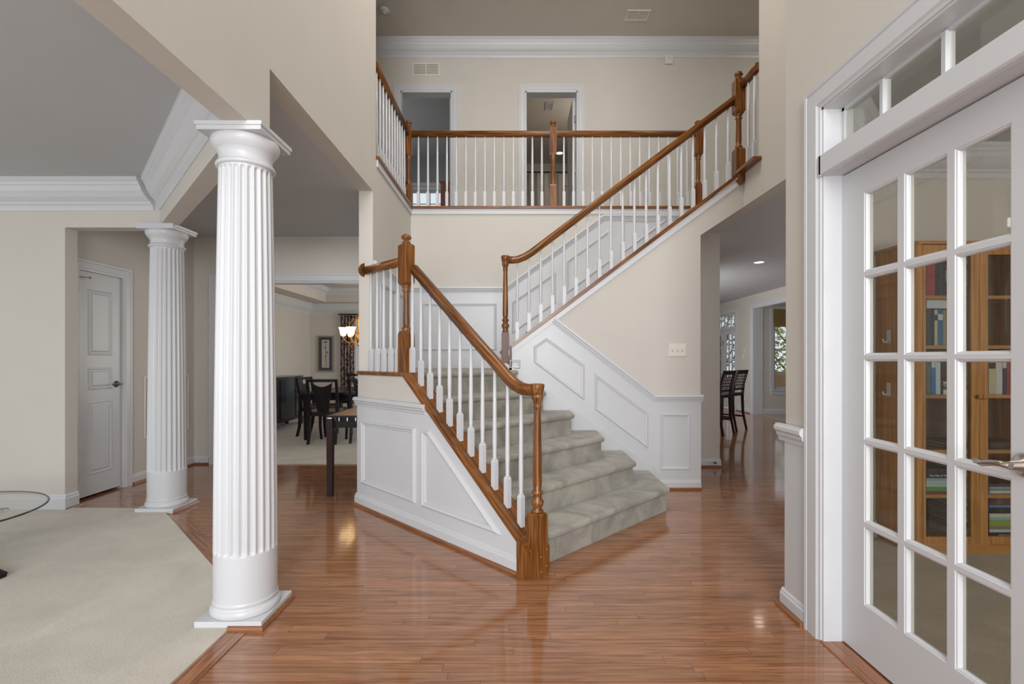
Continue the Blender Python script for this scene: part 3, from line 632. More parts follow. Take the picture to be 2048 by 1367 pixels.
for k in range(10):
    d = -.008+k*1.1225/9.75
    zr = 1.945+(d-1.10)*(.623/.8)-.058 if d > .3 else None
    if zr is None:
        for (d0, z0), (d1, z1) in zip(pth, pth[1:]):
            if d0 <= d <= d1: zr = z0+(z1-z0)*(d-d0)/(d1-d0)-.058
    p = kc(d); baluster(low, p.x, p.y, capz(d)-.012, zr, math.pi/4)
p = kc(1.142); baluster(low, p.x, p.y, 1.134, 1.92, math.pi/4)
hr = MB(); hr.sweep(RAIL, [kc(dN+.03, 2.03), kc(1.875, 2.03)], True); mk('handrail', hr, 'oakd', low)
e1 = kc(1.875, 2.0); e0 = kc(1.855, 2.0)
ro = MB().tube([Vector((e0.x, e0.y, 2.0)), Vector((e1.x, e1.y, 2.0))], .062, 24); mk('rosette', ro, 'oakz', low)
for t_ in (741.7, 754.3, 767.6, 781.7, 795.5):
    t = (t_-CX)/F; Y = KC/(1+t); baluster(low, t*Y, Y, 1.134, 1.970, math.pi/4)
# --- upper flight railing on the stair wall
up = thing('stair_railing', 'long oak railing with white balusters climbing right along the beige stair wall', 'railing', (1.0, YS+.06, 0), 'staircase railings')
YC = YS+.06; ucap = lambda x: 1.373+.754*(x+.039)
cap = MB(); cap.sweep([(-.078, -.03), (.078, -.03), (.078, 0), (-.078, 0)], [(-.06, YC, ucap(-.06)), (2.09, YC, ucap(2.09))], False); mk('rail_cap', cap, 'oakxs', up)
nw = turned_newel(up, -.092, YC-.03, 1.134, 1.495, 2.17, 0, .036, 'oakz', 'mahog')
e_ = MB().box(-.054, -.03, YS-.02, YS+.14, 1.134, 1.36); mk('end_board', e_, 'mahog', up)
hr = MB()
upth = [(-.092, 2.225), (-.02, 2.225), (.02, 2.229), (.08, 2.252), (.14, 2.290), (.22, 2.350), (2.13, 2.350+.754*1.91)]
hr.sweep(RAIL, [(x, YC, z) for x, z in upth], True); mk('handrail', hr, 'oakxs', up)
mk('handrail_cap', MB().lathe([(.022, 2.160), (.034, 2.166), (.040, 2.20), (.042, 2.216), (.038, 2.226), (.001, 2.229)], (-.092, YC-.015, 0), 24), 'oakz', up)
for k in range(19):
    x = .022+.1127*k
    zr = None
    for (a_, z0), (b_, z1) in zip(upth, upth[1:]):
        if a_ <= x <= b_: zr = z0+(z1-z0)*(x-a_)/(b_-a_)
    baluster(up, x, YC, ucap(x)-.010, zr-.075)
newel(up, XR-.02, YC-.005, Z2-.02, Z2+.235, Z2+.57, Z2+.90, 0, .046)
mk('rail_bracket', MB().sweep([(-.03, -.03), (.03, -.03), (.03, 0), (-.03, 0)], [(XR-.06, YS-.012, Z2-.12), (XR-.03, YS-.012, Z2-.09), (XR-.03, YS-.012, Z2-.03)], False, up=(0, 1, 0)), 'oakz', up)
# right gallery part
hr = MB(); hr.sweep(RAIL, [(XR, YS, Z2+.86), (XR, 4.385, Z2+.86)], True); mk('handrail', hr, 'oaky', up)
cap = MB().box(XR-.075, XR+.12, 4.33, YS-.0, Z2-.03, Z2); mk('rail_cap', cap, 'oaky', up)
for y in (4.58, 4.465): baluster(up, XR, y, Z2, Z2+.80)
# --- balcony railing
bal = thing('balcony_railing', 'level oak balcony railing with white balusters across the upstairs hall', 'railing', (.5, YB, Z2))
YG = YB+.045
def bx(px): return (px-CX)*YG/F
mk('rail_cap', MB().box(XL+.0, XR, YB-.03, YB+.13, Z2-.03, Z2), 'oakx', bal)
mk('rail_cap', MB().box(XL-.13, XL+.03, 4.33, YB-.03, Z2-.03, Z2), 'oaky', bal)
RT = Z2+.905
hr = MB(); hr.sweep(RAIL, [(XL-.02, YG, RT), (2.12, YG, RT)], True); mk('handrail', hr, 'oakx', bal)
hr = MB(); hr.sweep(RAIL, [(XL-.045, 4.33, RT), (XL-.045, YG, RT)], True); mk('handrail', hr, 'oaky', bal)
newel(bal, XL-.035, YG, Z2, Z2+.27, Z2+.615, Z2+.95, 0, .042)
newel(bal, bx(1106), YG, Z2, Z2+.27, Z2+.615, Z2+.95, 0, .040)
newel(bal, 2.16, YG, Z2, Z2+.27, Z2+.615, Z2+.95, 0, .046)
for k in range(14): baluster(bal, bx(836.9+18.99*k), YG, Z2, RT-.058)
for k in range(14): baluster(bal, bx(1127.8+18.95*k), YG, Z2, RT-.058)
for k in range(12): baluster(bal, XL-.045, 4.385+.113*k, Z2, RT-.058)
struct('trim_balcony_edge', MB().box(XL, XR, YB-.014, YB, Z2-.09, Z2-.03).box(XL, XL+.014, 4.34, YB-.014, Z2-.09, Z2-.03), 'white')

# ================================================================ COLUMNS
def column(x, y, label, cn):
    r = thing('column', label, 'column', (x, y, 0), 'fluted white columns')
    W = .1535
    mk('plinth', MB().box(-W, W, -W, W, .0, .040), 'white', r, local=True, bevel=.002)
    mk('torus', MB().lathe([(.150, .040), (.153, .050), (.153, .062), (.148, .074), (.139, .080), (.1385, .086), (.143, .092), (.143, .1), (.1385, .106), (.1385, .11)], n=64), 'white', r, local=True)
    NF = 24; NR = NF*8; zs = [.105, .25, .318, .322, .328, .334, .342, .352, .37]+[.37+(2.08-.37)*k/16 for k in range(1, 17)]+[2.10, 2.115, 2.125, 2.132, 2.138, 2.142, 2.15]
    sh = MB(); vs = []
    for z in zs:
        t = max(0, (z-.33)/(2.14-.33)); R = .1385-.0215*(t**1.5)
        zb, zt = .322, 2.140
        for k in range(NR):
            ph = (k % 8)/8.0; wv = abs(ph-.5)*2      # 0 in the middle of the flute
            dep = 0
            if wv < .78:
                c_ = math.sqrt(max(0, 1-(wv/.78)**2)); e = min(z-zb, zt-z)
                rr = .016; fe = 0 if e <= rr*(1-c_) else 1
                if e < rr: fe = fe*math.sqrt(max(0, 1-((rr-e)/rr)**2))
                dep = .0115*c_*fe
            a = 2*math.pi*k/NR; vs.append(((R-dep)*math.cos(a), (R-dep)*math.sin(a), z))
    n = NR; sh.add(vs, [(i*n+k, i*n+(k+1) % n, (i+1)*n+(k+1) % n, (i+1)*n+k) for i in range(len(zs)-1) for k in range(n)], True)
    mk('fluted_shaft', sh, 'white', r, local=True)
    cp = MB().lathe([(.117, 2.148), (.128, 2.152), (.131, 2.160), (.128, 2.168), (.119, 2.172), (.117, 2.176), (.117, 2.208), (.122, 2.214), (.124, 2.222), (.128, 2.226), (.140, 2.240), (.149, 2.258), (.151, 2.272), (.147, 2.284), (.140, 2.287)], n=64)
    cp_ = mk('capital', cp, 'white', r, local=True)
    A = .1535; ab = MB(); ab.box(-A+.006, A-.006, -A+.006, A-.006, 2.285, 2.305); ab.box(-A, A, -A, A, 2.305, 2.3225); mk('abacus', ab, 'white', r, local=True)
    if cn:
        s_ = MB(); s_.sweep([(0, 0), (.017, 0), (.017, .010), (.012, .019), (0, .022)], [(-W+.155, -W, 0), (W, -W, 0), (W, W, 0)], False)
    else:
        s_ = MB(); s_.sweep([(0, 0), (.017, 0), (.017, .010), (.012, .019), (0, .022)], [(W, -W, 0), (W, W, 0)], False)
    mk('shoe_moulding', s_, 'shoe', r, local=True)
    return r
column(-1.308, 2.395, 'tall fluted white column nearest the camera, with a wood shoe on two sides of its plinth', True)
column(-2.888, 4.09, 'fluted white column farther back beside the hall door and wall opening', False)
# ================================================================ DOORS
# glazed double door with transom on the right wall
dr = struct('door_1', casing(MB(), .38, 2.159, 2.335, 'y', 1.35, -1, w=.105, t=.022), 'white')
b = MB(); b.box(1.345, 1.475, 2.147, 2.16, 0, 2.34); b.box(1.345, 1.475, .38, .392, 0, 2.34); b.box(1.345, 1.475, .38, 2.16, 2.325, 2.337)
b.box(1.425, 1.445, 2.132, 2.148, 2.12, 2.33); b.box(1.425, 1.445, .38, 2.148, 2.312, 2.327); mk('jamb', b, 'white', dr)
b = MB(); P_ = [(1.330, 2.040), (1.336, 2.034), (1.352, 2.032), (1.372, 2.034), (1.455, 2.034), (1.455, 2.172), (1.425, 2.172), (1.345, 2.128), (1.330, 2.122)]
b.slab([(p[0], p[1]) for p in P_], (0, .38, 0), (1, 0, 0), (0, 0, 1), (0, 1, 0), 0, 1.778); b.box(1.330, 1.352, 2.147, 2.166, 2.034, 2.122)
mk('transom_bar', b, 'white', dr)
for y in (1.908, 1.631, 1.354, 1.077, .80, .55): mk('transom_muntin', MB().prism([(1.418, y-.008), (1.418, y+.008), (1.428, y+.014), (1.446, y+.014), (1.446, y-.014), (1.428, y-.014)], 2.165, 2.318), 'white', dr)
mk('transom_glass', MB().box(1.432, 1.436, .39, 2.14, 2.16, 2.325), 'glass', dr)
def leaf(yh, sgn, hand):
    """door leaf hinged at yh running in direction sgn along y"""
    W_ = .882; z0, z1 = .014, 2.028; X0, X1 = 1.425, 1.462
    st_ = [0, .145]; cols = [(.152, .309), (.359, .519), (.567, .729)]
    rows = [(.242, .543), (.581, .882), (.918, 1.226), (1.261, 1.563), (1.601, 1.905)]
    Y = lambda d: yh+sgn*d
    f = MB(); g_ = .010
    def bx_(d0, d1, a, c): ys = sorted((Y(d0), Y(d1))); f.box(X0, X1, ys[0], ys[1], a, c)
    bx_(0, cols[0][0]-g_, z0, z1); bx_(cols[-1][1]+g_, W_, z0, z1)
    ds = [(cols[0][0]-g_, cols[-1][1]+g_)]
    bx_(ds[0][0], ds[0][1], z0, rows[0][0]-g_); bx_(ds[0][0], ds[0][1], rows[-1][1]+g_, z1)
    for (a, c), (a2, c2) in zip(rows, rows[1:]): bx_(ds[0][0], ds[0][1], c+g_, a2-g_)
    for (a, c), (a2, c2) in zip(cols, cols[1:]):
        for r0, r1 in rows: bx_(c+g_, a2-g_, r0-g_, r1+g_)
    for c0, c1 in cols:
        for r0, r1 in rows:
            moulding(f, [(Y(c0-g_), r0-g_), (Y(c1+g_), r0-g_), (Y(c1+g_), r1+g_), (Y(c0-g_), r1+g_)], (X0, 0, 0), (0, 1, 0), (0, 0, 1), (-1, 0, 0), prof=((0, 0), (.002, -.003), (.006, -.004), (.009, -.010), (.010, -.018)))
    fr = mk('door_leaf', f, 'white', dr)
    ys = sorted((Y(.145), Y(.735))); mk('glass', MB().box(1.4425, 1.4455, ys[0], ys[1], .235, 1.91), 'glass', fr)
    if hand:
        yc = Y(.783)
        k = MB(); k.lathe([(.001, 0), (.030, .0), (.034, .004), (.034, .008), (.028, .012), (.014, .016), (.012, .05), (.001, .05)], n=24)
        k.v = [(1.425-z, yc+x, .94+y) for x, y, z in k.v]; rs = mk('handle_rose', k, 'nickel', fr)
        l = MB(); l.sweep([(.011*math.cos(a), .009*math.sin(a)) for a in [i*math.pi/5 for i in range(10)]], [(1.368, yc-.012, .94), (1.366, yc+.015, .942), (1.368, yc+.045, .938), (1.371, yc+.075, .930), (1.375, yc+.098, .934)], True); mk('lever', l, 'nickel', rs)
    return fr
leaf(2.153, -1, True)
leaf(.388, 1, False)
# closet door in the hall
d2 = struct('door_2', casing(MB(), 4.262, 4.752, 2.015, 'y', -3.78, 1, w=.09), 'white')
b = MB(); X = -3.795
b.box(X-.035, X, 4.268, 4.746, .022, 2.008)
lf = mk('door_leaf', b, 'doorwhite', d2)
b = MB()
for z0_, z1_ in ((.20, .90), (1.03, 1.27), (1.39, 1.85)) if False else ((.20, .86), (.96, 1.16), (1.27, 1.86)):
    moulding(b, [(4.375, z0_), (4.635, z0_), (4.635, z1_), (4.375, z1_)], (X, 0, 0), (0, 1, 0), (0, 0, 1), (1, 0, 0), prof=((0, 0), (.004, .005), (.012, .006), (.020, .001), (.028, .001), (.045, .007)))
    b.box(X, X+.007, 4.418, 4.592, z0_+.043, z1_-.043)
mk('raised_panel', b, 'doorwhite', lf)
b = MB(); b.box(-3.9, -3.8, 4.262, 4.268, 0, 2.01); b.box(-3.9, -3.8, 4.746, 4.752, 0, 2.01); b.box(-3.9, -3.8, 4.262, 4.752, 2.008, 2.015); mk('jamb', b, 'white', d2)
for z in (1.86, 1.09, .21): mk('hinge', MB().box(-3.797, -3.786, 4.264, 4.282, z-.045, z+.045), 'metal', d2)
b = MB(); b.tube([(-3.79, 4.275, 1.95), (-3.765, 4.285, 1.95), (-3.75, 4.35, 1.955)], .004, 6); b.box(-3.755, -3.745, 4.345, 4.36, 1.945, 1.962); mk('hinge_pin_stop', b, 'metal', d2)
k = MB(); k.lathe([(.001, 0), (.028, 0), (.031, .005), (.014, .010), (.011, .035), (.001, .035)], n=20); k.v = [(X+z, 4.685+x, 1.0+y) for x, y, z in k.v]; kn = mk('handle_rose', k, 'metal', lf)
mk('lever', MB().tube([(X+.035, 4.685, 1.0), (X+.04, 4.66, 1.002), (X+.038, 4.60, .998)], .007, 8), 'metal', kn)
# patio doors in the kitchen wall
d3 = struct('door_3', casing(MB(), 11.95, 13.5, 2.38, 'y', 5.35, -1, w=.09), 'white')
b = MB(); b.box(5.35, 5.57, 11.95, 11.965, 0, 2.38); b.box(5.36, 5.5, 11.95, 13.5, 1.98, 2.05); b.box(5.40, 5.44, 11.965, 13.5, 2.33, 2.38); mk('jamb', b, 'white', d3)
b = MB()
for i in range(1, 8): y = 11.965+i*.192; b.box(5.41, 5.43, y-.009, y+.009, 2.05, 2.34)
mk('transom_muntin', b, 'white', d3); mk('transom_glass', MB().box(5.418, 5.422, 11.96, 13.5, 2.05, 2.34), 'clear', d3)
for y0 in (11.97, 12.75):
    f = MB(); y1 = y0+.77
    f.box(5.39, 5.43, y0, y0+.12, .01, 1.98); f.box(5.39, 5.43, y1-.12, y1, .01, 1.98); f.box(5.39, 5.43, y0+.12, y1-.12, .01, .25); f.box(5.39, 5.43, y0+.12, y1-.12, 1.86, 1.98)
    for i in (1, 2): y = y0+.12+.53*i/3; f.box(5.395, 5.425, y-.01, y+.01, .25, 1.86)
    for i in range(1, 5): z = .25+1.61*i/5; f.box(5.394, 5.426, y0+.12, y1-.12, z-.01, z+.01)
    l_ = mk('door_leaf', f, 'white', d3); mk('glass', MB().box(5.408, 5.412, y0+.11, y1-.11, .24, 1.87), 'clear', l_)
    mk('hinge', MB().box(5.382, 5.39, y0-.02 if y0 < 12.5 else y0-.012, y0+.012, 1.6, 1.72), 'metal', l_)
# upstairs doors standing open into their rooms
for nm, x, z in (('door_4', -.915, 0), ('door_5', .872, 0)):
    d_ = struct(nm, MB().box(x-.035, x, 7.17, 7.86, Z2+.01, 5.03), 'white')
    for zz in (4.72, 3.99, 3.25): mk('hinge', MB().box(x-.014, x+.004, 7.145, 7.175, zz-.05, zz+.05), 'metal', d_)
    k = MB().lathe([(.001, 0), (.026, 0), (.010, .008), (.009, .035), (.024, .045), (.026, .06), (.001, .07)], n=16); k.v = [(x-.035-z_, 7.80+x_, 3.98+y_) for x_, y_, z_ in k.v]; mk('door_knob', k, 'nickel', d_)

# ================================================================ SMALL FITTINGS
def plate(name, label, cat, c, ux, n, w, h, m='plate', t=.008):
    """thin plate centred at c, u direction ux, normal n"""
    o = thing(name, label, cat, c); c = Vector(c); U = Vector(ux); N = Vector(n); V = Vector((0, 0, 1)) if abs(N.z) < .5 else N.cross(U)
    pl = MB().slab([(-w/2, -h/2), (w/2, -h/2), (w/2, h/2), (-w/2, h/2)], c, U, V, N, 0, t); mk('cover_plate', pl, m, o, bevel=.002)
    return o, c, U, V, N
o, c, U, V, N = plate('light_switch', 'ivory plate with three light switches on the beige stair wall', 'light switch', (q(1354.5, 699.5)[0], YS-.001, q(1354, 699.5)[1]), (1, 0, 0), (0, -1, 0), .165, .118)
for i in (-1, 0, 1):
    mk('toggle', MB().slab([(-.005+i*.048, -.008), (.005+i*.048, -.008), (.005+i*.048, .014), (-.005+i*.048, .014)], c, U, V, N, .008, .017), 'plate', o)
    mk('switch_slot', MB().slab([(-.007+i*.048, -.013), (.007+i*.048, -.013), (.007+i*.048, .013), (-.007+i*.048, .013)], c, U, V, N, .008, .0085), mat('slot', (.25, .24, .22), .6), o)
def kplate(name, label, cat, px, py, w, h):
    Y = F*5.35/(px-CX); z = H-(py-CY)*Y/F
    return plate(name, label, cat, (5.349, Y, z), (0, 1, 0), (-1, 0, 0), w, h)
o, c, U, V, N = kplate('thermostat', 'small ivory wall plate above the switches on the far kitchen wall', 'wall plate', 1489.5, 700, .07, .12); mk('toggle', MB().slab([(-.005, -.01), (.005, -.01), (.005, .014), (-.005, .014)], c, U, V, N, .008, .016), 'plate', o)
o, c, U, V, N = kplate('light_switch', 'ivory double switch plate, lower of two plates on the far kitchen wall', 'light switch', 1487.5, 713, .115, .12)
for i in (-.5, .5): mk('toggle', MB().slab([(-.005+i*.046, -.01), (.005+i*.046, -.01), (.005+i*.046, .014), (-.005+i*.046, .014)], c, U, V, N, .008, .016), 'plate', o)
o, c, U, V, N = kplate('power_outlet', 'ivory power outlet low on the far kitchen wall beside the bar chairs', 'power outlet', 1490, 796, .07, .115)
for s_ in (-.025, .025): mk('socket', MB().slab([(-.012, s_-.014), (.012, s_-.014), (.012, s_+.014), (-.012, s_+.014)], c, U, V, N, .008, .010), 'white', o)
# grille on the upstairs wall
def grille(name, label, cat, c, U, V, N, w, h, nx, slats, m='plate', vert=False, mid=True, cov=.55):
    o = thing(name, label, cat, c); c, U, V, N = map(Vector, (c, U, V, N)); fw = .018
    f = MB(); R = lambda a0_, a1_, b0_, b1_, t0, t1: f.slab([(a0_, b0_), (a1_, b0_), (a1_, b1_), (a0_, b1_)], c, U, V, N, t0, t1)
    R(-w/2, w/2, -h/2, -h/2+fw, 0, .010); R(-w/2, w/2, h/2-fw, h/2, 0, .010); R(-w/2, -w/2+fw, -h/2+fw, h/2-fw, 0, .010); R(w/2-fw, w/2, -h/2+fw, h/2-fw, 0, .010)
    if mid: R(-.006, .006, -h/2+fw, h/2-fw, 0, .009)
    mk('frame', f, m, o)
    s_ = MB(); H_ = h-2*fw
    for i in range(slats):
        b0 = -h/2+fw+H_*(i+.15)/slats; s_.slab([(-w/2+fw, b0), (w/2-fw, b0), (w/2-fw, b0+H_/slats*cov), (-w/2+fw, b0+H_/slats*cov)], c, U, V, N, .002, .006)
    mk('slats', s_, m, o)
    mk('backing', MB().slab([(-w/2+.01, -h/2+.01), (w/2-.01, -h/2+.01), (w/2-.01, h/2-.01), (-w/2+.01, h/2-.01)], c, U, V, N, 0, .001), mat('vent_shadow', (.16, .14, .12), .8), o)
    return o
q7 = planeY(7.02); gx, gz = q7(852, 139.5)
grille('wall_vent', 'ivory two-panel air grille high on the upstairs wall above the left door', 'air vent', (gx, 7.019, gz), (1, 0, 0), (0, 0, 1), (0, -1, 0), .385, .185, 1, 9)
Yv = F*(Z3-H)/(CY-30); grille('ceiling_vent', 'ivory air vent in the shaded white ceiling over the upstairs hall', 'air vent', ((1275-CX)*Yv/F, Yv, Z3-.001), (1, 0, 0), (0, 1, 0), (0, 0, -1), .30, .20, 1, 10)
grille('return_air_grille', 'tall ivory return air grille on the hall wall behind the farther column', 'air vent', (-3.779, 5.355, .745), (0, 1, 0), (0, 0, 1), (1, 0, 0), .68, .63, 1, 26, mid=False, cov=.35)
Yv = F*(Z3-H)/(CY-212); grille('ceiling_vent', 'small white vent in the bathroom ceiling seen through the right upstairs doorway', 'air vent', ((1099-CX)*Yv/F, Yv, Z3-.001), (1, 0, 0), (0, 1, 0), (0, 0, -1), .14, .28, 1, 6, 'white', mid=False)
Yv = F*(Z3-H)/(CY-19); o = thing('smoke_detector', 'round white smoke detector on the upstairs ceiling', 'smoke detector', ((768-CX)*Yv/F, Yv, Z3))
mk('housing', MB().lathe([(.065, 0), (.066, -.012), (.058, -.030), (.045, -.036), (.001, -.037)], n=28), 'white', o, local=True); mk('sensor_ring', MB().lathe([(.030, -.036), (.030, -.042), (.001, -.043)], n=20), 'plate', o, local=True)
gx, gz = q7(1336.5, 121.5); o = thing('door_chime', 'small ivory door chime box under the crown moulding upstairs', 'door chime', (gx, 7.02, gz)); mk('box', MB().box(gx-.055, gx+.055, 6.98, 7.019, gz-.06, gz+.06), 'plate', o, bevel=.006); mk('speaker_slots', MB().box(gx-.03, gx+.03, 6.978, 6.98, gz, gz+.03), 'ceil2', o)
# recessed lights
def can(x, y, z, label, m='lampwhite', r=.085):
    o = thing('recessed_light', label, 'ceiling light', (x, y, z)); mk('trim_ring', MB().lathe([(r*.78, -.001), (r*.8, -.006), (r, -.006), (r*1.03, -.001)], n=28), 'white', o, local=True); mk('lamp_disc', MB().lathe([(r*.78, -.001), (r*.6, -.003), (.001, -.004)], n=28), m, o, local=True)
Yv = F*(ZC-H)/(CY-524); can((1518-CX)*Yv/F, Yv, ZC, 'lit round recessed light in the shaded white ceiling of the right hall')
Yv = F*(Z3-H)/(CY-306); can((1119-CX)*Yv/F, Yv, Z3, 'lit round ceiling light in the upstairs bathroom', 'lampbath', .09)
o = thing('door_stop', 'small metal spring door stop on the baseboard of the kitchen return wall', 'door stop', (2.27, 5.633, .06)); mk('stem', MB().tube([(2.27, 5.633, .06), (2.27, 5.59, .06)], .006, 8), 'metal', o); mk('tip', MB().tube([(2.27, 5.59, .06), (2.27, 5.575, .06)], .013, 10), 'metal', o)

# ================================================================ DINING ROOM
def legbar(mb, a, b_, w0, w1, d0=None, d1=None):
    d0 = d0 or w0; d1 = d1 or w1
    vs = []
    for p, w_, d_ in ((a, w0, d0), (b_, w1, d1)):
        for sx, sy in ((-1, -1), (1, -1), (1, 1), (-1, 1)): vs.append((p[0]+sx*w_/2, p[1]+sy*d_/2, p[2]))
    mb.add(vs, [(3, 2, 1, 0), (4, 5, 6, 7)]+[(k, (k+1) % 4, (k+1) % 4+4, k+4) for k in range(4)]); return mb
def curved_leg(pts, w0, w1):
    m_ = MB()
    n = len(pts); vs = []
    for i, p in enumerate(pts):
        w_ = w0+(w1-w0)*i/(n-1)
        for sx, sy in ((-1, -1), (1, -1), (1, 1), (-1, 1)): vs.append((p[0]+sx*w_/2, p[1]+sy*w_/2, p[2]))
    m_.add(vs, [(3, 2, 1, 0), tuple(range(4*n-4, 4*n))]+[(i*4+k, i*4+(k+1) % 4, (i+1)*4+(k+1) % 4, (i+1)*4+k) for i in range(n-1) for k in range(4)]); return m_
def dining_chair(loc, label, grp='dining chairs'):
    """faces +y (back at -y)"""
    r = thing('dining_chair', label, 'chair', loc, grp)
    for s_ in (-1, 1):
        mk('leg', curved_leg([(s_*.200, .20, .44), (s_*.203, .205, .2), (s_*.19, .215, 0)], .042, .028), 'espresso', r, local=True)
        mk('leg', curved_leg([(s_*.200, -.20, .46), (s_*.203, -.205, .32), (s_*.192, -.225, .15), (s_*.195, -.265, 0)], .045, .032), 'espresso', r, local=True)
        mk('back_post', curved_leg([(s_*.200, -.20, .45), (s_*.205, -.205, .6), (s_*.208, -.225, .78), (s_*.208, -.26, .935)], .045, .034), 'espresso', r, local=True)
    b = MB(); b.box(-.175, .175, -.21, -.18, .40, .455); b.box(-.175, .175, .185, .215, .40, .455); b.box(-.205, -.175, -.19, .20, .40, .455); b.box(.175, .205, -.19, .20, .40, .455); mk('seat_frame', b, 'espresso', r, local=True)
    mk('seat', MB().box(-.205, .205, -.175, .225, .45, .495), 'seatcloth', r, local=True, bevel=.015)
    b = MB(); b.box(-.195, .195, -.272, -.245, .895, .935); mk('top_rail', b, 'espresso', r, local=True)
    top = [(-.15+.30*i/12, .885-.06*math.sin(math.pi*i/12)) for i in range(13)]
    poly = [(-.075, .455), (.075, .455)]+[(x_, z_) for x_, z_ in top[::-1]]
    b = MB(); vs = []
    for off in (0, .016):
        for x_, z_ in poly: vs.append((x_, -.200-.060*max(0, (z_-.45)/.48)**1.5-off, z_))
    n = len(poly); b.add(vs, [list(range(n))[::-1], list(range(n, 2*n))]+[(i, (i+1) % n, (i+1) % n+n, i+n) for i in range(n)])
    mk('back_splat', b, 'espresso', r, local=True)
    return r
c1 = dining_chair((-2.775, 7.33, .012), 'espresso dining chair with fan splat, its back to the camera in front of the table')
dup(c1, (-3.17, 7.97, .012), -math.pi/2-.12, 'espresso dining chair turned sideways at the left end of the table')
dup(c1, (-3.06, 9.45, .012), math.pi, 'espresso dining chair facing the camera from behind the table, left of the curtain')
dup(c1, (-2.30, 9.45, .012), math.pi, 'espresso dining chair behind the table, at the far right beneath the chandelier')
dup(c1, (-2.20, 7.42, .012), 0, 'espresso dining chair in front of the table at the right, mostly behind the wall end')
t = thing('dining_table', 'long dark dining table with thick square legs in the dining room', 'table', (-2.4, 8.1, .012))
mk('tabletop', MB().box(-3.22, -1.5, 7.42, 8.9, .695, .735), 'black', t, bevel=.006)
mk('apron', MB().box(-3.12, -1.6, 7.52, 8.8, .61, .695), 'espresso', t)
for x, y in ((-3.16, 7.48), (-1.56, 7.48), (-3.16, 8.84), (-1.56, 8.84)): mk('leg', legbar(MB(), (x, y, .695), (x, y, .012), .085, .062), 'espresso', t)
o = thing('glass_bowl', 'low clear bowl standing on the dark dining table', 'bowl', (-2.62, 8.2, .735)); mk('bowl', MB().lathe([(.05, 0), (.06, .006), (.12, .035), (.16, .07), (.155, .07), (.11, .035), (.03, .012)], n=24), mat('bowl_glass', (.5, .5, .48), .15), o, local=True)
# sideboard with bowed front in the left corner
sb = thing('sideboard', 'black bow-front sideboard with a glass door against the dining room wall', 'sideboard', (-4.35, 9.0, .012))
def bow(off=0.0, n=10, x0=-4.41, xm=-4.08, y0=8.05, y1=9.45, bulge=.10):
    return [(x0, y0-off)]+[(xm+bulge*math.sin(math.pi*i/n)**.8*1.0+off, y0+(y1-y0)*i/n) for i in range(n+1)]+[(x0, y1+off)]
mk('cabinet_body', MB().prism(bow(), .16, .90), 'black', sb); mk('top', MB().prism(bow(.02), .90, .93), 'black', sb, bevel=.004); mk('base_rail', MB().prism(bow(.012), .15, .19), 'black', sb)
for x, y in ((-4.36, 8.1), (-4.08, 8.12), (-4.36, 9.4), (-4.08, 9.38)): mk('leg', legbar(MB(), (x, y, .15), (x+.01, y, .012), .07, .045), 'black', sb)
def bowp(y, off=.006): i = (y-8.05)/1.4; return -4.08+.10*math.sin(math.pi*i)**.8+off
def curved_panel(mb, ya, yb, za, zb, off0, off1, n=6):
    vs = []
    for off in (off0, off1):
        for z in (za, zb):
            for i in range(n+1): y = ya+(yb-ya)*i/n; vs.append((bowp(y, off), y, z))
    m_ = n+1; fs = []
    for i in range(n): fs += [(i, i+1, m_+i+1, m_+i), (2*m_+i, 2*m_+i+1, 3*m_+i+1, 3*m_+i), (i, i+1, 2*m_+i+1, 2*m_+i), (m_+i, m_+i+1, 3*m_+i+1, 3*m_+i)]
    fs += [(0, m_, 3*m_, 2*m_), (n, m_+n, 3*m_+n, 2*m_+n)]; mb.add(vs, fs); return mb
for za, zb in ((.21, .43), (.445, .66), (.675, .88)): mk('drawer', curved_panel(MB(), 8.40, 8.90, za, zb, 0, .014), 'black', sb)
dd = MB(); curved_panel(dd, 8.93, 8.99, .21, .88, 0, .016); curved_panel(dd, 9.33, 9.40, .21, .88, 0, .016); curved_panel(dd, 8.99, 9.33, .21, .28, 0, .016); curved_panel(dd, 8.99, 9.33, .81, .88, 0, .016)
d_ = mk('door', dd, 'black', sb); mk('glass', curved_panel(MB(), 8.99, 9.33, .28, .81, .001, .005), mat('smoked_glass', (.05, .055, .065), .08), d_)
mk('handle', MB().tube([(bowp(8.96, .03), 8.965, .62), (bowp(8.96, .045), 8.965, .55), (bowp(8.96, .03), 8.965, .48)], .007, 8), 'chrome', d_)
# picture
o = thing('framed_picture', 'tall framed print of dark flower stems on the dining room back wall', 'picture', (-4.04, 10.59, 1.2))
qd = planeY(10.58); (fx0, fz1), (fx1, fz0) = qd(635, 671), qd(667, 743)
def ring(mb, x0, x1, z0, z1, w, ya, yb): mb.box(x0, x1, ya, yb, z0, z0+w); mb.box(x0, x1, ya, yb, z1-w, z1); mb.box(x0, x0+w, ya, yb, z0+w, z1-w); mb.box(x1-w, x1, ya, yb, z0+w, z1-w); return mb
mk('frame', ring(MB(), fx0, fx1, fz0, fz1, .028, 10.565, 10.598), 'silverframe', o)
mk('mat_board', ring(MB(), fx0+.028, fx1-.028, fz0+.028, fz1-.028, .06, 10.58, 10.598), 'mattegray', o)
mk('print', MB().box(fx0+.088, fx1-.088, 10.588, 10.598, fz0+.088, fz1-.088), 'paper', o)
xm = (fx0+fx1)/2
mk('stems', MB().tube([(xm+.015, 10.586, fz0+.12), (xm, 10.586, fz0+.3), (xm+.01, 10.586, fz0+.5), (xm, 10.586, fz1-.17)], .004, 6, up=(0, 1, 0)).tube([(xm, 10.586, fz0+.28), (xm+.035, 10.586, fz0+.40)], .003, 6, up=(0, 1, 0)), 'flower', o)
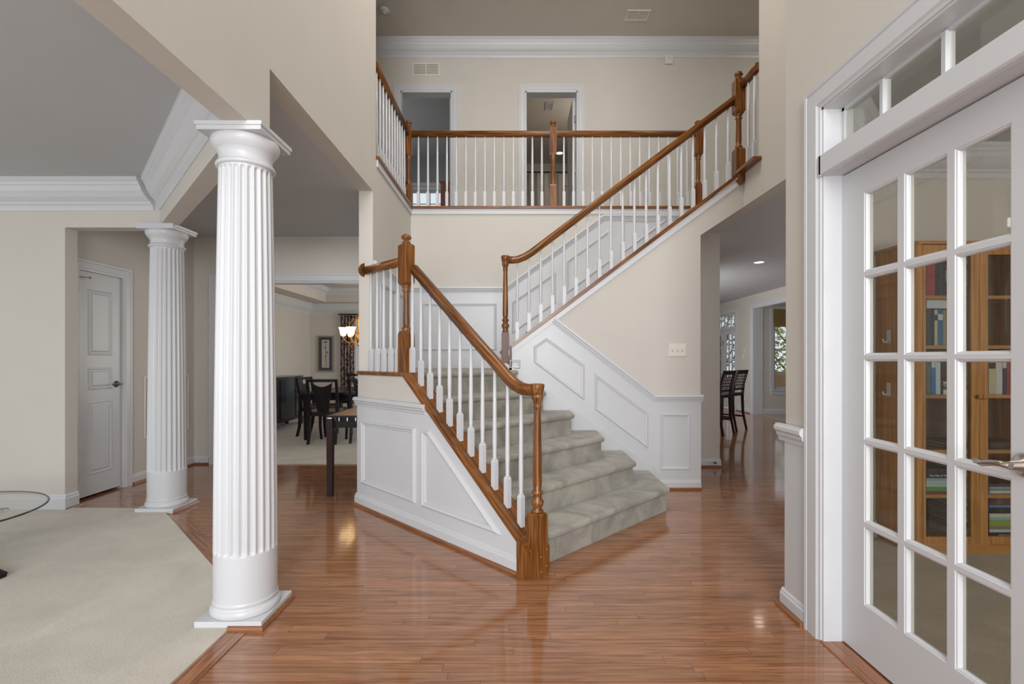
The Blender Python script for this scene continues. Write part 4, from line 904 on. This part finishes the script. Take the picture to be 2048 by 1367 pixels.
for dx, z, r in ((0, fz1-.15, .04), (-.02, fz1-.27, .025), (.035, fz0+.41, .025)):
    m_ = MB().lathe([(r, 0), (r*.9, r*.5), (.005, r*.7)], n=12); m_.v = [(xm+dx+a, 10.583+b_*.05, z+c_) for a, b_, c_ in m_.v]; mk('blossom', m_, 'flower', o)
# dining window and curtain
wi = window('window_3', -3.41, -2.2, .55, 2.10, 10.6, 3, 6, trim=.05)
o = thing('curtain', 'brown leaf-print curtain hanging left of the dining room window', 'curtain', (-3.56, 10.5, 1.2))
b = MB(); vs = []; rowsn = 14; n = 48
for j in range(rowsn+1):
    z = 2.17-1.75*j/rowsn; pin = 1-.10*math.sin(math.pi*min(1, j/rowsn))
    for i in range(n+1):
        uu = i/n; x = -3.72+.32*uu*pin+ .0; vs.append((x, 10.50+.030*math.sin(uu*math.pi*9), z))
b.add(vs, [(j*(n+1)+i, j*(n+1)+i+1, (j+1)*(n+1)+i+1, (j+1)*(n+1)+i) for j in range(rowsn) for i in range(n)], True)
cu = mk('fabric_panel', b, 'curtain', o); sm = cu.modifiers.new('solid', 'SOLIDIFY'); sm.thickness = .004
mk('curtain_rod', MB().tube([(-3.76, 10.49, 2.19), (-2.1, 10.49, 2.19)], .014, 10), 'espresso', o)
# chandelier
ch = thing('chandelier', 'gold scrolled chandelier with glowing frosted bell shades over the dining table', 'chandelier', (-2.66, 8.3, 1.6))
cxx, cyy = -2.64, 8.3
mk('rod', MB().tube([(cxx, cyy, 2.70), (cxx, cyy, 1.98)], .007, 8), 'gold', ch)
mk('canopy', MB().lathe([(.06, 2.70), (.055, 2.68), (.02, 2.665), (.008, 2.65)], (cxx, cyy, 0), 20), 'gold', ch)
mk('stem', MB().lathe([(.008, 2.0), (.03, 1.97), (.04, 1.94), (.015, 1.90), (.012, 1.70), (.03, 1.66), (.045, 1.60), (.03, 1.54), (.01, 1.50), (.018, 1.47), (.001, 1.45)], (cxx, cyy, 0), 18), 'gold', ch)
for k in range(6):
    a = k*math.pi/3+.35; dx, dy = math.cos(a), math.sin(a)
    P3 = lambda r_, z: (cxx+dx*r_, cyy+dy*r_, z)
    ar = mk('arm', MB().tube([P3(.02, 1.60), P3(.07, 1.53), P3(.15, 1.50), P3(.22, 1.55), P3(.24, 1.62)], .007, 7).tube([P3(.02, 1.92), P3(.10, 1.90), P3(.14, 1.80), P3(.11, 1.68), P3(.06, 1.66), P3(.05, 1.70)], .005, 6).tube([P3(.15, 1.50), P3(.19, 1.44), P3(.14, 1.40), P3(.11, 1.45), P3(.14, 1.47)], .005, 6), 'gold', ch)
    mk('shade', MB().lathe([(.025, 1.62), (.045, 1.64), (.055, 1.69), (.062, 1.73), (.078, 1.765), (.072, 1.765), (.055, 1.73), (.045, 1.68), (.02, 1.64)], P3(.24, 0), 18), 'lampwarm', ar)
# console table in the hall
t = thing('console_table', 'long console table with brown inlaid top and dark slim legs beside the panelled knee wall', 'table', (-1.5, 5.0, 0))
mk('tabletop', MB().box(-1.70, XL-.145, 4.42, 5.66, .712, .728), 'espresso', t)
mk('inlay', MB().box(-1.675, XL-.15, 4.445, 5.63, .728, .730), wood('inlay', (0, 1, 0), (.24, .11, .055), (.30, .145, .075), .25), t)
mk('apron', MB().box(-1.66, XL-.17, 4.46, 5.62, .615, .675), 'espresso', t)
mk('gap_shade_strip', MB().box(-1.62, XL-.19, 4.49, 5.60, .675, .712), 'espresso', t)  # dark strip added for the shade in the open gap below the top
for i in range(5): mk('spacer', MB().box(-1.60+.075*i, -1.590+.075*i, 4.465, 4.48, .675, .712), 'chrome', t)
for x, y in ((-1.668, 4.45), (XL-.165, 4.45), (-1.668, 5.62), (XL-.165, 5.62)):
    l_ = mk('leg', legbar(MB(), (x, y, .70), (x, y, 0), .055, .048), 'legwood', t); mk('leg_cap', MB().box(x-.02, x+.02, y-.02, y+.02, .70, .712), 'chrome', l_)

# ================================================================ LIVING ROOM, LEFT EDGE
t = thing('glass_coffee_table', 'round glass-topped low table with a metal base on the pale carpet at the left edge', 'table', (-3.40, 2.80, .014))
mk('glass_top', MB().lathe([(.001, .330), (.535, .330), (.545, .334), (.545, .339), (.535, .343), (.001, .343)], (-3.40, 2.80, 0), 72).flat(), 'tableglass', t)
mk('rim', MB().tube([(-3.40+.545*math.cos(k*math.pi/48), 2.80+.545*math.sin(k*math.pi/48), .3365) for k in range(97)], .0055, 8), mat('glass_edge', (.03, .04, .04), .1), t)
mk('base_ring', MB().lathe([(.05, .014), (.28, .014), (.28, .03), (.05, .04)], (-3.40, 2.80, 0), 40), 'chrome', t)
for a in (.48, 2.57, 4.67): mk('support', MB().sweep([(-.03, -.02), (.03, -.02), (.03, .02), (-.03, .02)], [(-3.40+.12*math.cos(a), 2.80+.12*math.sin(a), .03), (-3.40+.22*math.cos(a), 2.80+.22*math.sin(a), .19), (-3.40+.33*math.cos(a), 2.80+.33*math.sin(a), .322)], True), 'chrome', t)
for a in (.48, 2.57, 4.67): mk('pad', MB().lathe([(.04, .318), (.045, .322), (.045, .330), (.001, .330)], (-3.40+.34*math.cos(a), 2.80+.34*math.sin(a), 0), 20), 'chrome', t)
mk('foot', MB().sweep([(-.022, -.014), (.022, -.014), (.022, .014), (-.022, .014)], [(-3.25, 2.77, .10), (-3.10, 2.765, .095), (-2.95, 2.75, .06), (-2.855, 2.745, .028)], False), 'espresso', t)

# ================================================================ KITCHEN SIDE
def bar_chair(loc, label, rot):
    r = thing('bar_chair', label, 'bar chair', loc, 'bar chairs'); m_ = 'legwood'
    for s_ in (-1, 1):
        mk('leg', curved_leg([(s_*.19, .18, .60), (s_*.19, .185, .3), (s_*.195, .20, 0)], .038, .030), m_, r, local=True)
        mk('leg', curved_leg([(s_*.19, -.18, .60), (s_*.19, -.19, .3), (s_*.195, -.25, 0)], .038, .030), m_, r, local=True)
        mk('back_post', curved_leg([(s_*.19, -.18, .60), (s_*.19, -.20, .8), (s_*.19, -.27, 1.05)], .038, .030), m_, r, local=True)
        mk('stretcher', MB().box(s_*.19-.01, s_*.19+.01, -.20, .18, .22, .25), m_, r, local=True)
    mk('stretcher', MB().box(-.18, .18, .18, .20, .18, .21), m_, r, local=True)
    mk('seat', MB().box(-.215, .215, -.20, .21, .60, .655), 'espresso', r, local=True, bevel=.015)
    b = MB(); yb = lambda z: -.20-.07*(z-.8)/.25 if z > .8 else -.18-.02*(z-.6)/.2
    def rail(z0, z1): b.slab([(yb(z0)-.008, z0), (yb(z0)+.010, z0), (yb(z1)+.010, z1), (yb(z1)-.008, z1)], (-.178, 0, 0), (0, 1, 0), (0, 0, 1), (1, 0, 0), 0, .356)
    rail(.98, 1.05); rail(.70, .735)
    for z in (.785, .835, .885, .935): rail(z, z+.012)
    for k in range(5):
        x = -.12+.06*k; b.bar((x, yb(.72), .72), (x, yb(1.0), 1.0), .012, .010, up=(0, 1, 0))
    mk('lattice_back', b, m_, r, local=True); return r
k1 = bar_chair((3.76, 8.72, 0), 'dark bar chair with lattice back, right one of the pair in the kitchen', 0)
k1.rotation_euler.z = math.radians(42)
dup(k1, (3.32, 8.22, 0), math.radians(42), 'dark bar chair with lattice back, left one of the pair, partly behind the wall edge')
# roman shade
o = thing('roman_shade', 'golden brown folded fabric shade at the top of the sunroom window', 'window shade', (6.3, 11.06, 2.2))
b = MB()
for z0_, z1_, y in ((1.96, 2.06, 11.035), (2.03, 2.12, 11.045), (2.10, 2.36, 11.055)): b.box(5.80, 7.02, y, y+.012, z0_, z1_)
mk('shade_fabric', b, mat('shade_gold', (.25, .17, .06), .8, var=(40, .25)), o)
# ================================================================ UPSTAIRS ROOMS
o = thing('shower_curtain', 'pale banded shower curtain hanging on a dark rod in the upstairs bathroom', 'shower curtain', (.9, 10.0, 4.0))
b = MB(); vs = []; n = 90; rows_ = [(4.98, 0), (4.30, .0), (4.2, 0), (4.05, 0), (3.95, 0), (3.1, 0)]
for z, _ in rows_:
    for i in range(n+1): uu = i/n; vs.append((-.08+1.9*uu, 10.0+.035*math.sin(uu*math.pi*26), z))
b.add(vs, [(j*(n+1)+i, j*(n+1)+i+1, (j+1)*(n+1)+i+1, (j+1)*(n+1)+i) for j in range(len(rows_)-1) for i in range(n)], True)
cu = mk('fabric_panel', b, mat('shower_cloth', (.34, .30, .27), .8), o); cu.data.materials.append(mat('shower_band', (.16, .14, .13), .8))
for i, p in enumerate(cu.data.polygons):
    if i//n in (1, 3): p.material_index = 1
sm = cu.modifiers.new('solid', 'SOLIDIFY'); sm.thickness = .004
mk('curtain_rod', MB().tube([(-.1, 10.0, 5.03), (1.9, 10.0, 5.03)], .013, 10), 'espresso', o)
for k in range(12):
    mk('curtain_ring', MB().tube([(-.04+.16*k+.02*math.sin(a), 10.0+.022*math.cos(a), 5.005+.028*math.sin(a)) for a in [i*math.pi/4 for i in range(9)]], .003, 5), 'metal', o)
o = thing('bookshelf', 'brown wooden furniture end standing in the upstairs left room beside the window', 'cabinet', (-1.3, 9.6, Z2))
mk('end_panel', MB().box(-1.42, -1.18, 9.4, 9.8, Z2, 4.60), mat('cherry_panel', (.22, .07, .03), .4, var=(8, .2)), o); mk('top', MB().box(-1.43, -1.17, 9.38, 9.82, 4.60, 4.63), mat('cherry_top', (.26, .09, .04), .4), o)
o = thing('window_blind', 'raised white blind across the top of the upstairs left room window', 'blind', (-1.7, 10.97, 5.0))
b = MB(); b.box(-2.33, -1.07, 10.93, 10.98, 4.99, 5.06)
for i in range(5): b.box(-2.32, -1.08, 10.935, 10.975, 4.93+.012*i, 4.937+.012*i)
mk('headrail', b, 'white', o)
# ================================================================ STUDY
bc = thing('bookcase', 'oak bookcase with glazed doors standing behind the french door', 'bookcase', (2.95, 3.24, .014))
X0, X1, YF, YK, ZT = 2.49, 3.33, 3.085, 3.395, 1.975
mk('side_panel', MB().prism([(X0, YF+.035), (X0+.03, YF+.03), (X0+.03, YK), (X0, YK)], .014, ZT-.02), 'casewood', bc)
mk('side_panel', MB().box(X1-.03, X1, YF+.03, YK, .014, ZT-.02), 'casewood', bc)
mk('back_panel', MB().box(X0+.03, X1-.03, YK-.012, YK, .1, ZT-.02), 'caseback', bc)
mk('top', MB().prism([(X0-.012, YF+.03), (X0+.028, YF-.012), (X1+.012, YF-.012), (X1+.012, YK), (X0-.012, YK)], ZT-.02, ZT), 'casewoodx', bc)
mk('plinth', MB().box(X0+.01, X1-.01, YF+.01, YK, .014, .075), 'casewoodx', bc)
SHZ = [.083, .379, .662, 1.01, 1.323, 1.638]
for z in SHZ: mk('shelf', MB().box(X0+.03, X1-.03, YF+.03, YK-.012, z-.022, z), 'casewoodx', bc)
mk('corner_post', MB().prism([(X0, YF+.035), (X0+.03, YF+.002), (X0+.065, YF+.002), (X0+.065, YF+.03), (X0+.03, YF+.035)], .075, ZT-.02), 'casewood', bc)
for xa, xb, kx in ((X0+.066, 2.909, 2.895), (2.911, X1-.01, 2.925)):
    b = MB(); w_ = .052; za, zb = .078, ZT-.024
    b.box(xa, xa+w_*.35 if xa < 2.6 else xa+w_, YF, YF+.022, za, zb); b.box(xb-w_, xb, YF, YF+.022, za, zb)
    wa = w_*.35 if xa < 2.6 else w_; b.box(xa+wa, xb-w_, YF, YF+.022, zb-.06, zb); b.box(xa+wa, xb-w_, YF, YF+.022, za, za+.045)
    d_ = mk('door', b, 'casewood', bc); mk('glass', MB().box(xa+.01, xb-.02, YF+.009, YF+.012, za+.03, zb-.03), 'clear', d_)
    kb = MB().lathe([(.001, 0), (.008, .002), (.007, .012), (.014, .018), (.014, .026), (.001, .030)], n=16); kb.v = [(kx+a, YF-z, 1.0+c) for a, c, z in kb.v]; mk('knob', kb, 'casewoodx', d_)
for z in (1.37, 1.02):
    o = thing('wall_hook', 'white adhesive hook, %s on the bookcase side' % ('upper one' if z > 1.2 else 'lower one'), 'hook', (X0, 3.28, z), 'hooks on the bookcase side')
    mk('backplate', MB().box(X0-.006, X0-.0005, 3.262, 3.295, z-.03, z+.06), 'white', o, bevel=.003); mk('hook', MB().tube([(X0-.006, 3.279, z-.005), (X0-.02, 3.279, z-.022), (X0-.035, 3.279, z-.02), (X0-.042, 3.279, z+.0)], .005, 8), 'white', o)
bm_ = {}
def bcol(c):
    if c not in bm_: bm_[c] = mat('book_%d' % len(bm_), c, .5, var=(30, .08))
    return bm_[c]
def text_on(parent, txt, loc, rot, size, col, dx=0):
    cu_ = bpy.data.curves.new('title', 'FONT'); cu_.body = txt; cu_.size = size; cu_.extrude = .0004; cu_.align_x = 'CENTER'; cu_.align_y = 'CENTER'
    tmp = bpy.data.objects.new('title', cu_); me = bpy.data.meshes.new_from_object(tmp); bpy.data.objects.remove(tmp); me.materials.append(bcol(col))
    o = bpy.data.objects.new('title', me); C.objects.link(o); o.parent = parent; o.location = loc; o.rotation_euler = rot; return o
def book(x, z, w, h, d, col, label, tilt=0.0, flat=False, title=None, tcol=(.8, .8, .8), grp='books', y=3.15, band=None):
    r = thing('book', label, 'book', (x+w/2, y, z), grp)
    r['group'] = grp
    c = MB(); t_ = .003
    if not flat:
        a, b_ = -w/2, w/2
        c.box(a, b_, 0, t_, 0, h); c.box(a, a+t_, t_, d, 0, h); c.box(b_-t_, b_, t_, d, 0, h); mk('cover', c, bcol(col), r, local=True)
        mk('pages', MB().box(a+t_, b_-t_, t_, d-.006, .004, h-.004), 'paper', r, local=True)
        if band: mk('spine_label', MB().box(a+.001, b_-.001, -.0006, 0, h*.70, h*.86), bcol(band), r, local=True)
        if title: text_on(r, title, (0, -.001, h*.5), (math.pi/2, math.pi/2, 0), w*.62, tcol)
        r.rotation_euler = (0, tilt, 0)
    else:
        a, b_ = -w/2, w/2
        c.box(a, b_, 0, t_, 0, h); c.box(a, b_, t_, d, 0, t_); c.box(a, b_, t_, d, h-t_, h); mk('cover', c, bcol(col), r, local=True)
        mk('pages', MB().box(a+.004, b_-.004, t_, d-.006, t_, h-t_), 'paper', r, local=True)
        if title: text_on(r, title, (0, -.001, h*.5), (math.pi/2, 0, 0), h*.62, tcol)
    return r
def row(z, x, specs, grp, where):
    for nm, w, h, col, *k in specs:
        kk = k[0] if k else {}
        if nm: book(x, z+.0005, w, h, .17, col, nm+' '+where, grp=grp, **kk)
        x += w+.0015
GR = (.05, .055, .06); RED = (.36, .05, .045); BLK = (.015, .015, .018); BLU = (.03, .15, .32); CRM = (.55, .48, .32); WHT = (.62, .62, .60); GRN = (.04, .12, .07); LGN = (.22, .34, .12); TAN = (.35, .27, .14); NVY = (.02, .03, .09); LBL = (.25, .40, .52); GRY = (.22, .24, .25)
row(SHZ[5], 2.632, [('wide dark red book at the left end', .055, .235, RED), ('thin black book next to the red one', .022, .245, BLK), ('charcoal book third from the left', .030, .240, (.04, .04, .045)), ('black lettered book', .028, .255, (.025, .025, .03), dict(title='ANXIETY')), ('dark brown book', .03, .22, (.06, .035, .02)), ('grey book in the middle', .03, .21, GRY), ('dark book with a pale label', .028, .235, (.03, .03, .035), dict(band=WHT))], 'books on the top shelf', 'on the top shelf of the bookcase')
book(2.895, SHZ[5]+.002, .030, .235, .17, WHT, 'white book leaning on the others on the top shelf of the bookcase', tilt=-.03, grp='books on the top shelf', band=BLK)
row(SHZ[4], 2.632, [('dark grey book at the left end', .030, .235, GR), ('slim dark blue book', .018, .220, NVY), ('cream book with a dark foot', .020, .228, CRM, dict(band=NVY)), ('bright blue book', .032, .232, BLU, dict(band=WHT)), ('tan book', .018, .225, TAN), ('olive book', .016, .21, (.16, .18, .06)), ('slim navy book', .016, .205, NVY), ('slim violet grey book', .02, .19, (.16, .14, .2)), ('grey book', .025, .2, GRY), ('dark green book with a white label', .026, .215, GRN, dict(band=WHT)), ('light green book', .028, .235, LGN), ('pale green short book', .014, .15, (.4, .5, .25))], 'books on the second shelf', 'on the second shelf of the bookcase')
b0 = thing('storage_box', 'white flat box lying on top of the books on the second shelf', 'box', (2.72, 3.15, SHZ[4]+.2365)); mk('box', MB().box(2.634, 2.804, 3.15, 3.33, SHZ[4]+.2365, SHZ[4]+.285), 'white', b0, bevel=.002); mk('lid', MB().box(2.631, 2.807, 3.147, 3.333, SHZ[4]+.285, SHZ[4]+.290), 'plate', b0)
row(SHZ[3], 2.632, [('grey green book at the left end', .030, .235, (.12, .16, .17)), ('blue book', .026, .245, (.04, .17, .42), dict(band=WHT)), ('pale blue and white book', .030, .25, (.5, .6, .68))], 'books on the third shelf', 'on the third shelf of the bookcase')
row(SHZ[3], 3.03, [('cream book with a dark picture', .045, .235, CRM, dict(band=BLK)), ('white book beside the cream one', .040, .245, WHT), ('navy book with a white bar', .026, .240, NVY, dict(band=WHT)), ('red book at the right end', .022, .235, (.35, .04, .04)), ('dark grey book past the red one', .03, .22, GR)], 'books on the third shelf, right bay', 'in the right bay of the third shelf')
def pile(x, z, specs, grp, where, d=.19):
    for nm, w, h, col, *k in specs:
        kk = k[0] if k else {}
        book(x+kk.pop('dx', 0), z+.0004, w, h, d, col, nm+' '+where, flat=True, grp=grp, **kk); z += h+.0008
pile(2.74, SHZ[3], [('white book at the bottom', .20, .030, WHT), ('dark red book', .19, .018, (.16, .04, .04)), ('grey book', .18, .020, GRY), ('thin white book on top', .17, .010, WHT)], 'flat books on the third shelf', 'of the flat pile on the third shelf')
pile(2.75, SHZ[2], [('black folder', .28, .022, BLK), ('dark purple folder lying on the black one', .25, .020, (.05, .03, .06))], 'folders on the fourth shelf', 'on the fourth shelf of the bookcase')
pile(3.04, SHZ[2], [('black binder', .24, .018, (.02, .02, .02)), ('brown binder lying on the black one', .23, .022, (.07, .035, .03))], 'binders on the fourth shelf', 'in the right bay of the fourth shelf')
pile(2.632, SHZ[1], [('dark red book at the foot', .19, .012, (.2, .03, .03)), ('green book', .19, .026, (.10, .28, .07)), ('pale green book', .19, .022, (.40, .55, .45)), ('white and blue book', .185, .018, (.45, .52, .6)), ('light blue book', .185, .014, LBL), ('black titled book', .185, .030, BLK, dict(title='The Gift of Therapy')), ('black book on top', .18, .030, (.025, .02, .03))], 'pile of books on the fifth shelf', 'of the pile on the fifth shelf')
pile(3.035, SHZ[1], [('white magazine', .24, .014, WHT), ('grey magazine', .24, .012, GRY), ('pale blue magazine', .235, .012, LBL), ('dark magazine on top', .23, .018, GR)], 'magazines on the fifth shelf', 'in the right bay of the fifth shelf')
pile(3.035, SHZ[0], [('black titled textbook, lowest', .24, .045, NVY, dict(title='MEDICINE')), ('white textbook', .24, .018, WHT), ('grey textbook', .235, .020, GRY), ('lime green textbook', .24, .036, (.30, .40, .05)), ('pale turquoise textbook', .235, .018, (.25, .5, .5)), ('white ring bound book', .23, .024, WHT), ('thick black book', .24, .038, BLK), ('bright blue book', .235, .014, (.08, .25, .6)), ('brown book', .23, .040, (.10, .05, .05)), ('dark violet book on top', .21, .020, (.08, .05, .09))], 'pile of textbooks on the bottom shelf', 'of the tall pile in the right bay, bottom shelf')
for i in range(9):
    nm = ['lowest', 'second from below', 'third from below', 'fourth from below', 'middle', 'fourth from the top', 'third from the top', 'second from the top', 'topmost'][i]
    book(2.80-.001*i, SHZ[0]+.0008+.0262*i, .145, .024, .19, [GRY, WHT, (.3, .32, .33), GR, WHT, (.28, .3, .3), WHT, GR, (.5, .52, .55)][i], 'magazine in the grey and white pile, bottom shelf, '+nm, flat=True, grp='pile of magazines on the bottom shelf')
# ================================================================ OUTSIDE
o = thing('planter', 'tan square planter standing outside the sunroom window', 'planter', (7.55, 14.4, -.4))
mk('pot', MB().sqpost([(.26, 0), (.32, 1.2), (.35, 1.2), (.35, 1.27), (.28, 1.27), (.27, 1.15)], .2), mat('planter_tan', (.42, .26, .13), .8, var=(5, .15)), o, local=True)
mk('soil', MB().sqpost([(.27, 1.16), (.26, 1.18)], .2), 'bark', o, local=True)
def tree(x, y, h, r, label, seed, leaves=1100, col='leaf', z0=-.4):
    rnd = random.Random(seed); o = thing('tree', label, 'tree', (x, y, z0), 'trees outside the windows')
    t_ = MB(); t_.tube([(x, y, z0), (x+.1, y, z0+h*.3), (x, y+.1, z0+h*.75)], .09, 8)
    for k in range(9):
        a = rnd.uniform(0, 6.28); zz = z0+h*rnd.uniform(.25, .65); L = r*rnd.uniform(.6, 1)
        t_.tube([(x, y, zz), (x+L*.5*math.cos(a), y+L*.5*math.sin(a), zz+h*.12), (x+L*math.cos(a), y+L*math.sin(a), zz+h*.3)], .025, 5)
    mk('trunk', t_, 'bark', o)
    l = MB()
    for k in range(leaves):
        v = Vector((rnd.gauss(0, 1), rnd.gauss(0, 1), rnd.gauss(0, 1))).normalized()*rnd.uniform(.4, 1)**.5
        p = Vector((x+v.x*r, y+v.y*r, z0+h*.62+v.z*h*.36)); s_ = rnd.uniform(.05, .11)
        a = Vector((rnd.gauss(0, 1), rnd.gauss(0, 1), rnd.gauss(0, 1))).normalized(); b_ = a.orthogonal().normalized()
        l.add([p-a*s_, p+b_*s_*.5, p+a*s_, p-b_*s_*.5], [(0, 1, 2, 3)])
    mk('foliage', l, col, o)
M['leaf2'] = mat('leaf_yellow', (.30, .32, .07), .7, var=(4, .5)); M['leaf3'] = mat('leaf_dry', (.22, .17, .12), .8, var=(4, .4))
tree(8.5, 20.5, 4.0, 1.5, 'low green tree outside the patio doors', 1)
tree(12.3, 29.8, 7.5, 2.4, 'tall bare-looking tree beyond the patio doors', 2, 500, 'leaf3')
tree(9.6, 16.6, 3.4, 1.3, 'yellow green shrub tree outside the sunroom window', 3, 1300, 'leaf2')
tree(13.2, 23.5, 9.0, 3.0, 'tall brown tree behind the yellow green one outside the sunroom', 4, 1500, 'leaf3')
tree(-6.0, 17.0, 4.5, 1.8, 'green tree outside the dining room window', 5, 900)
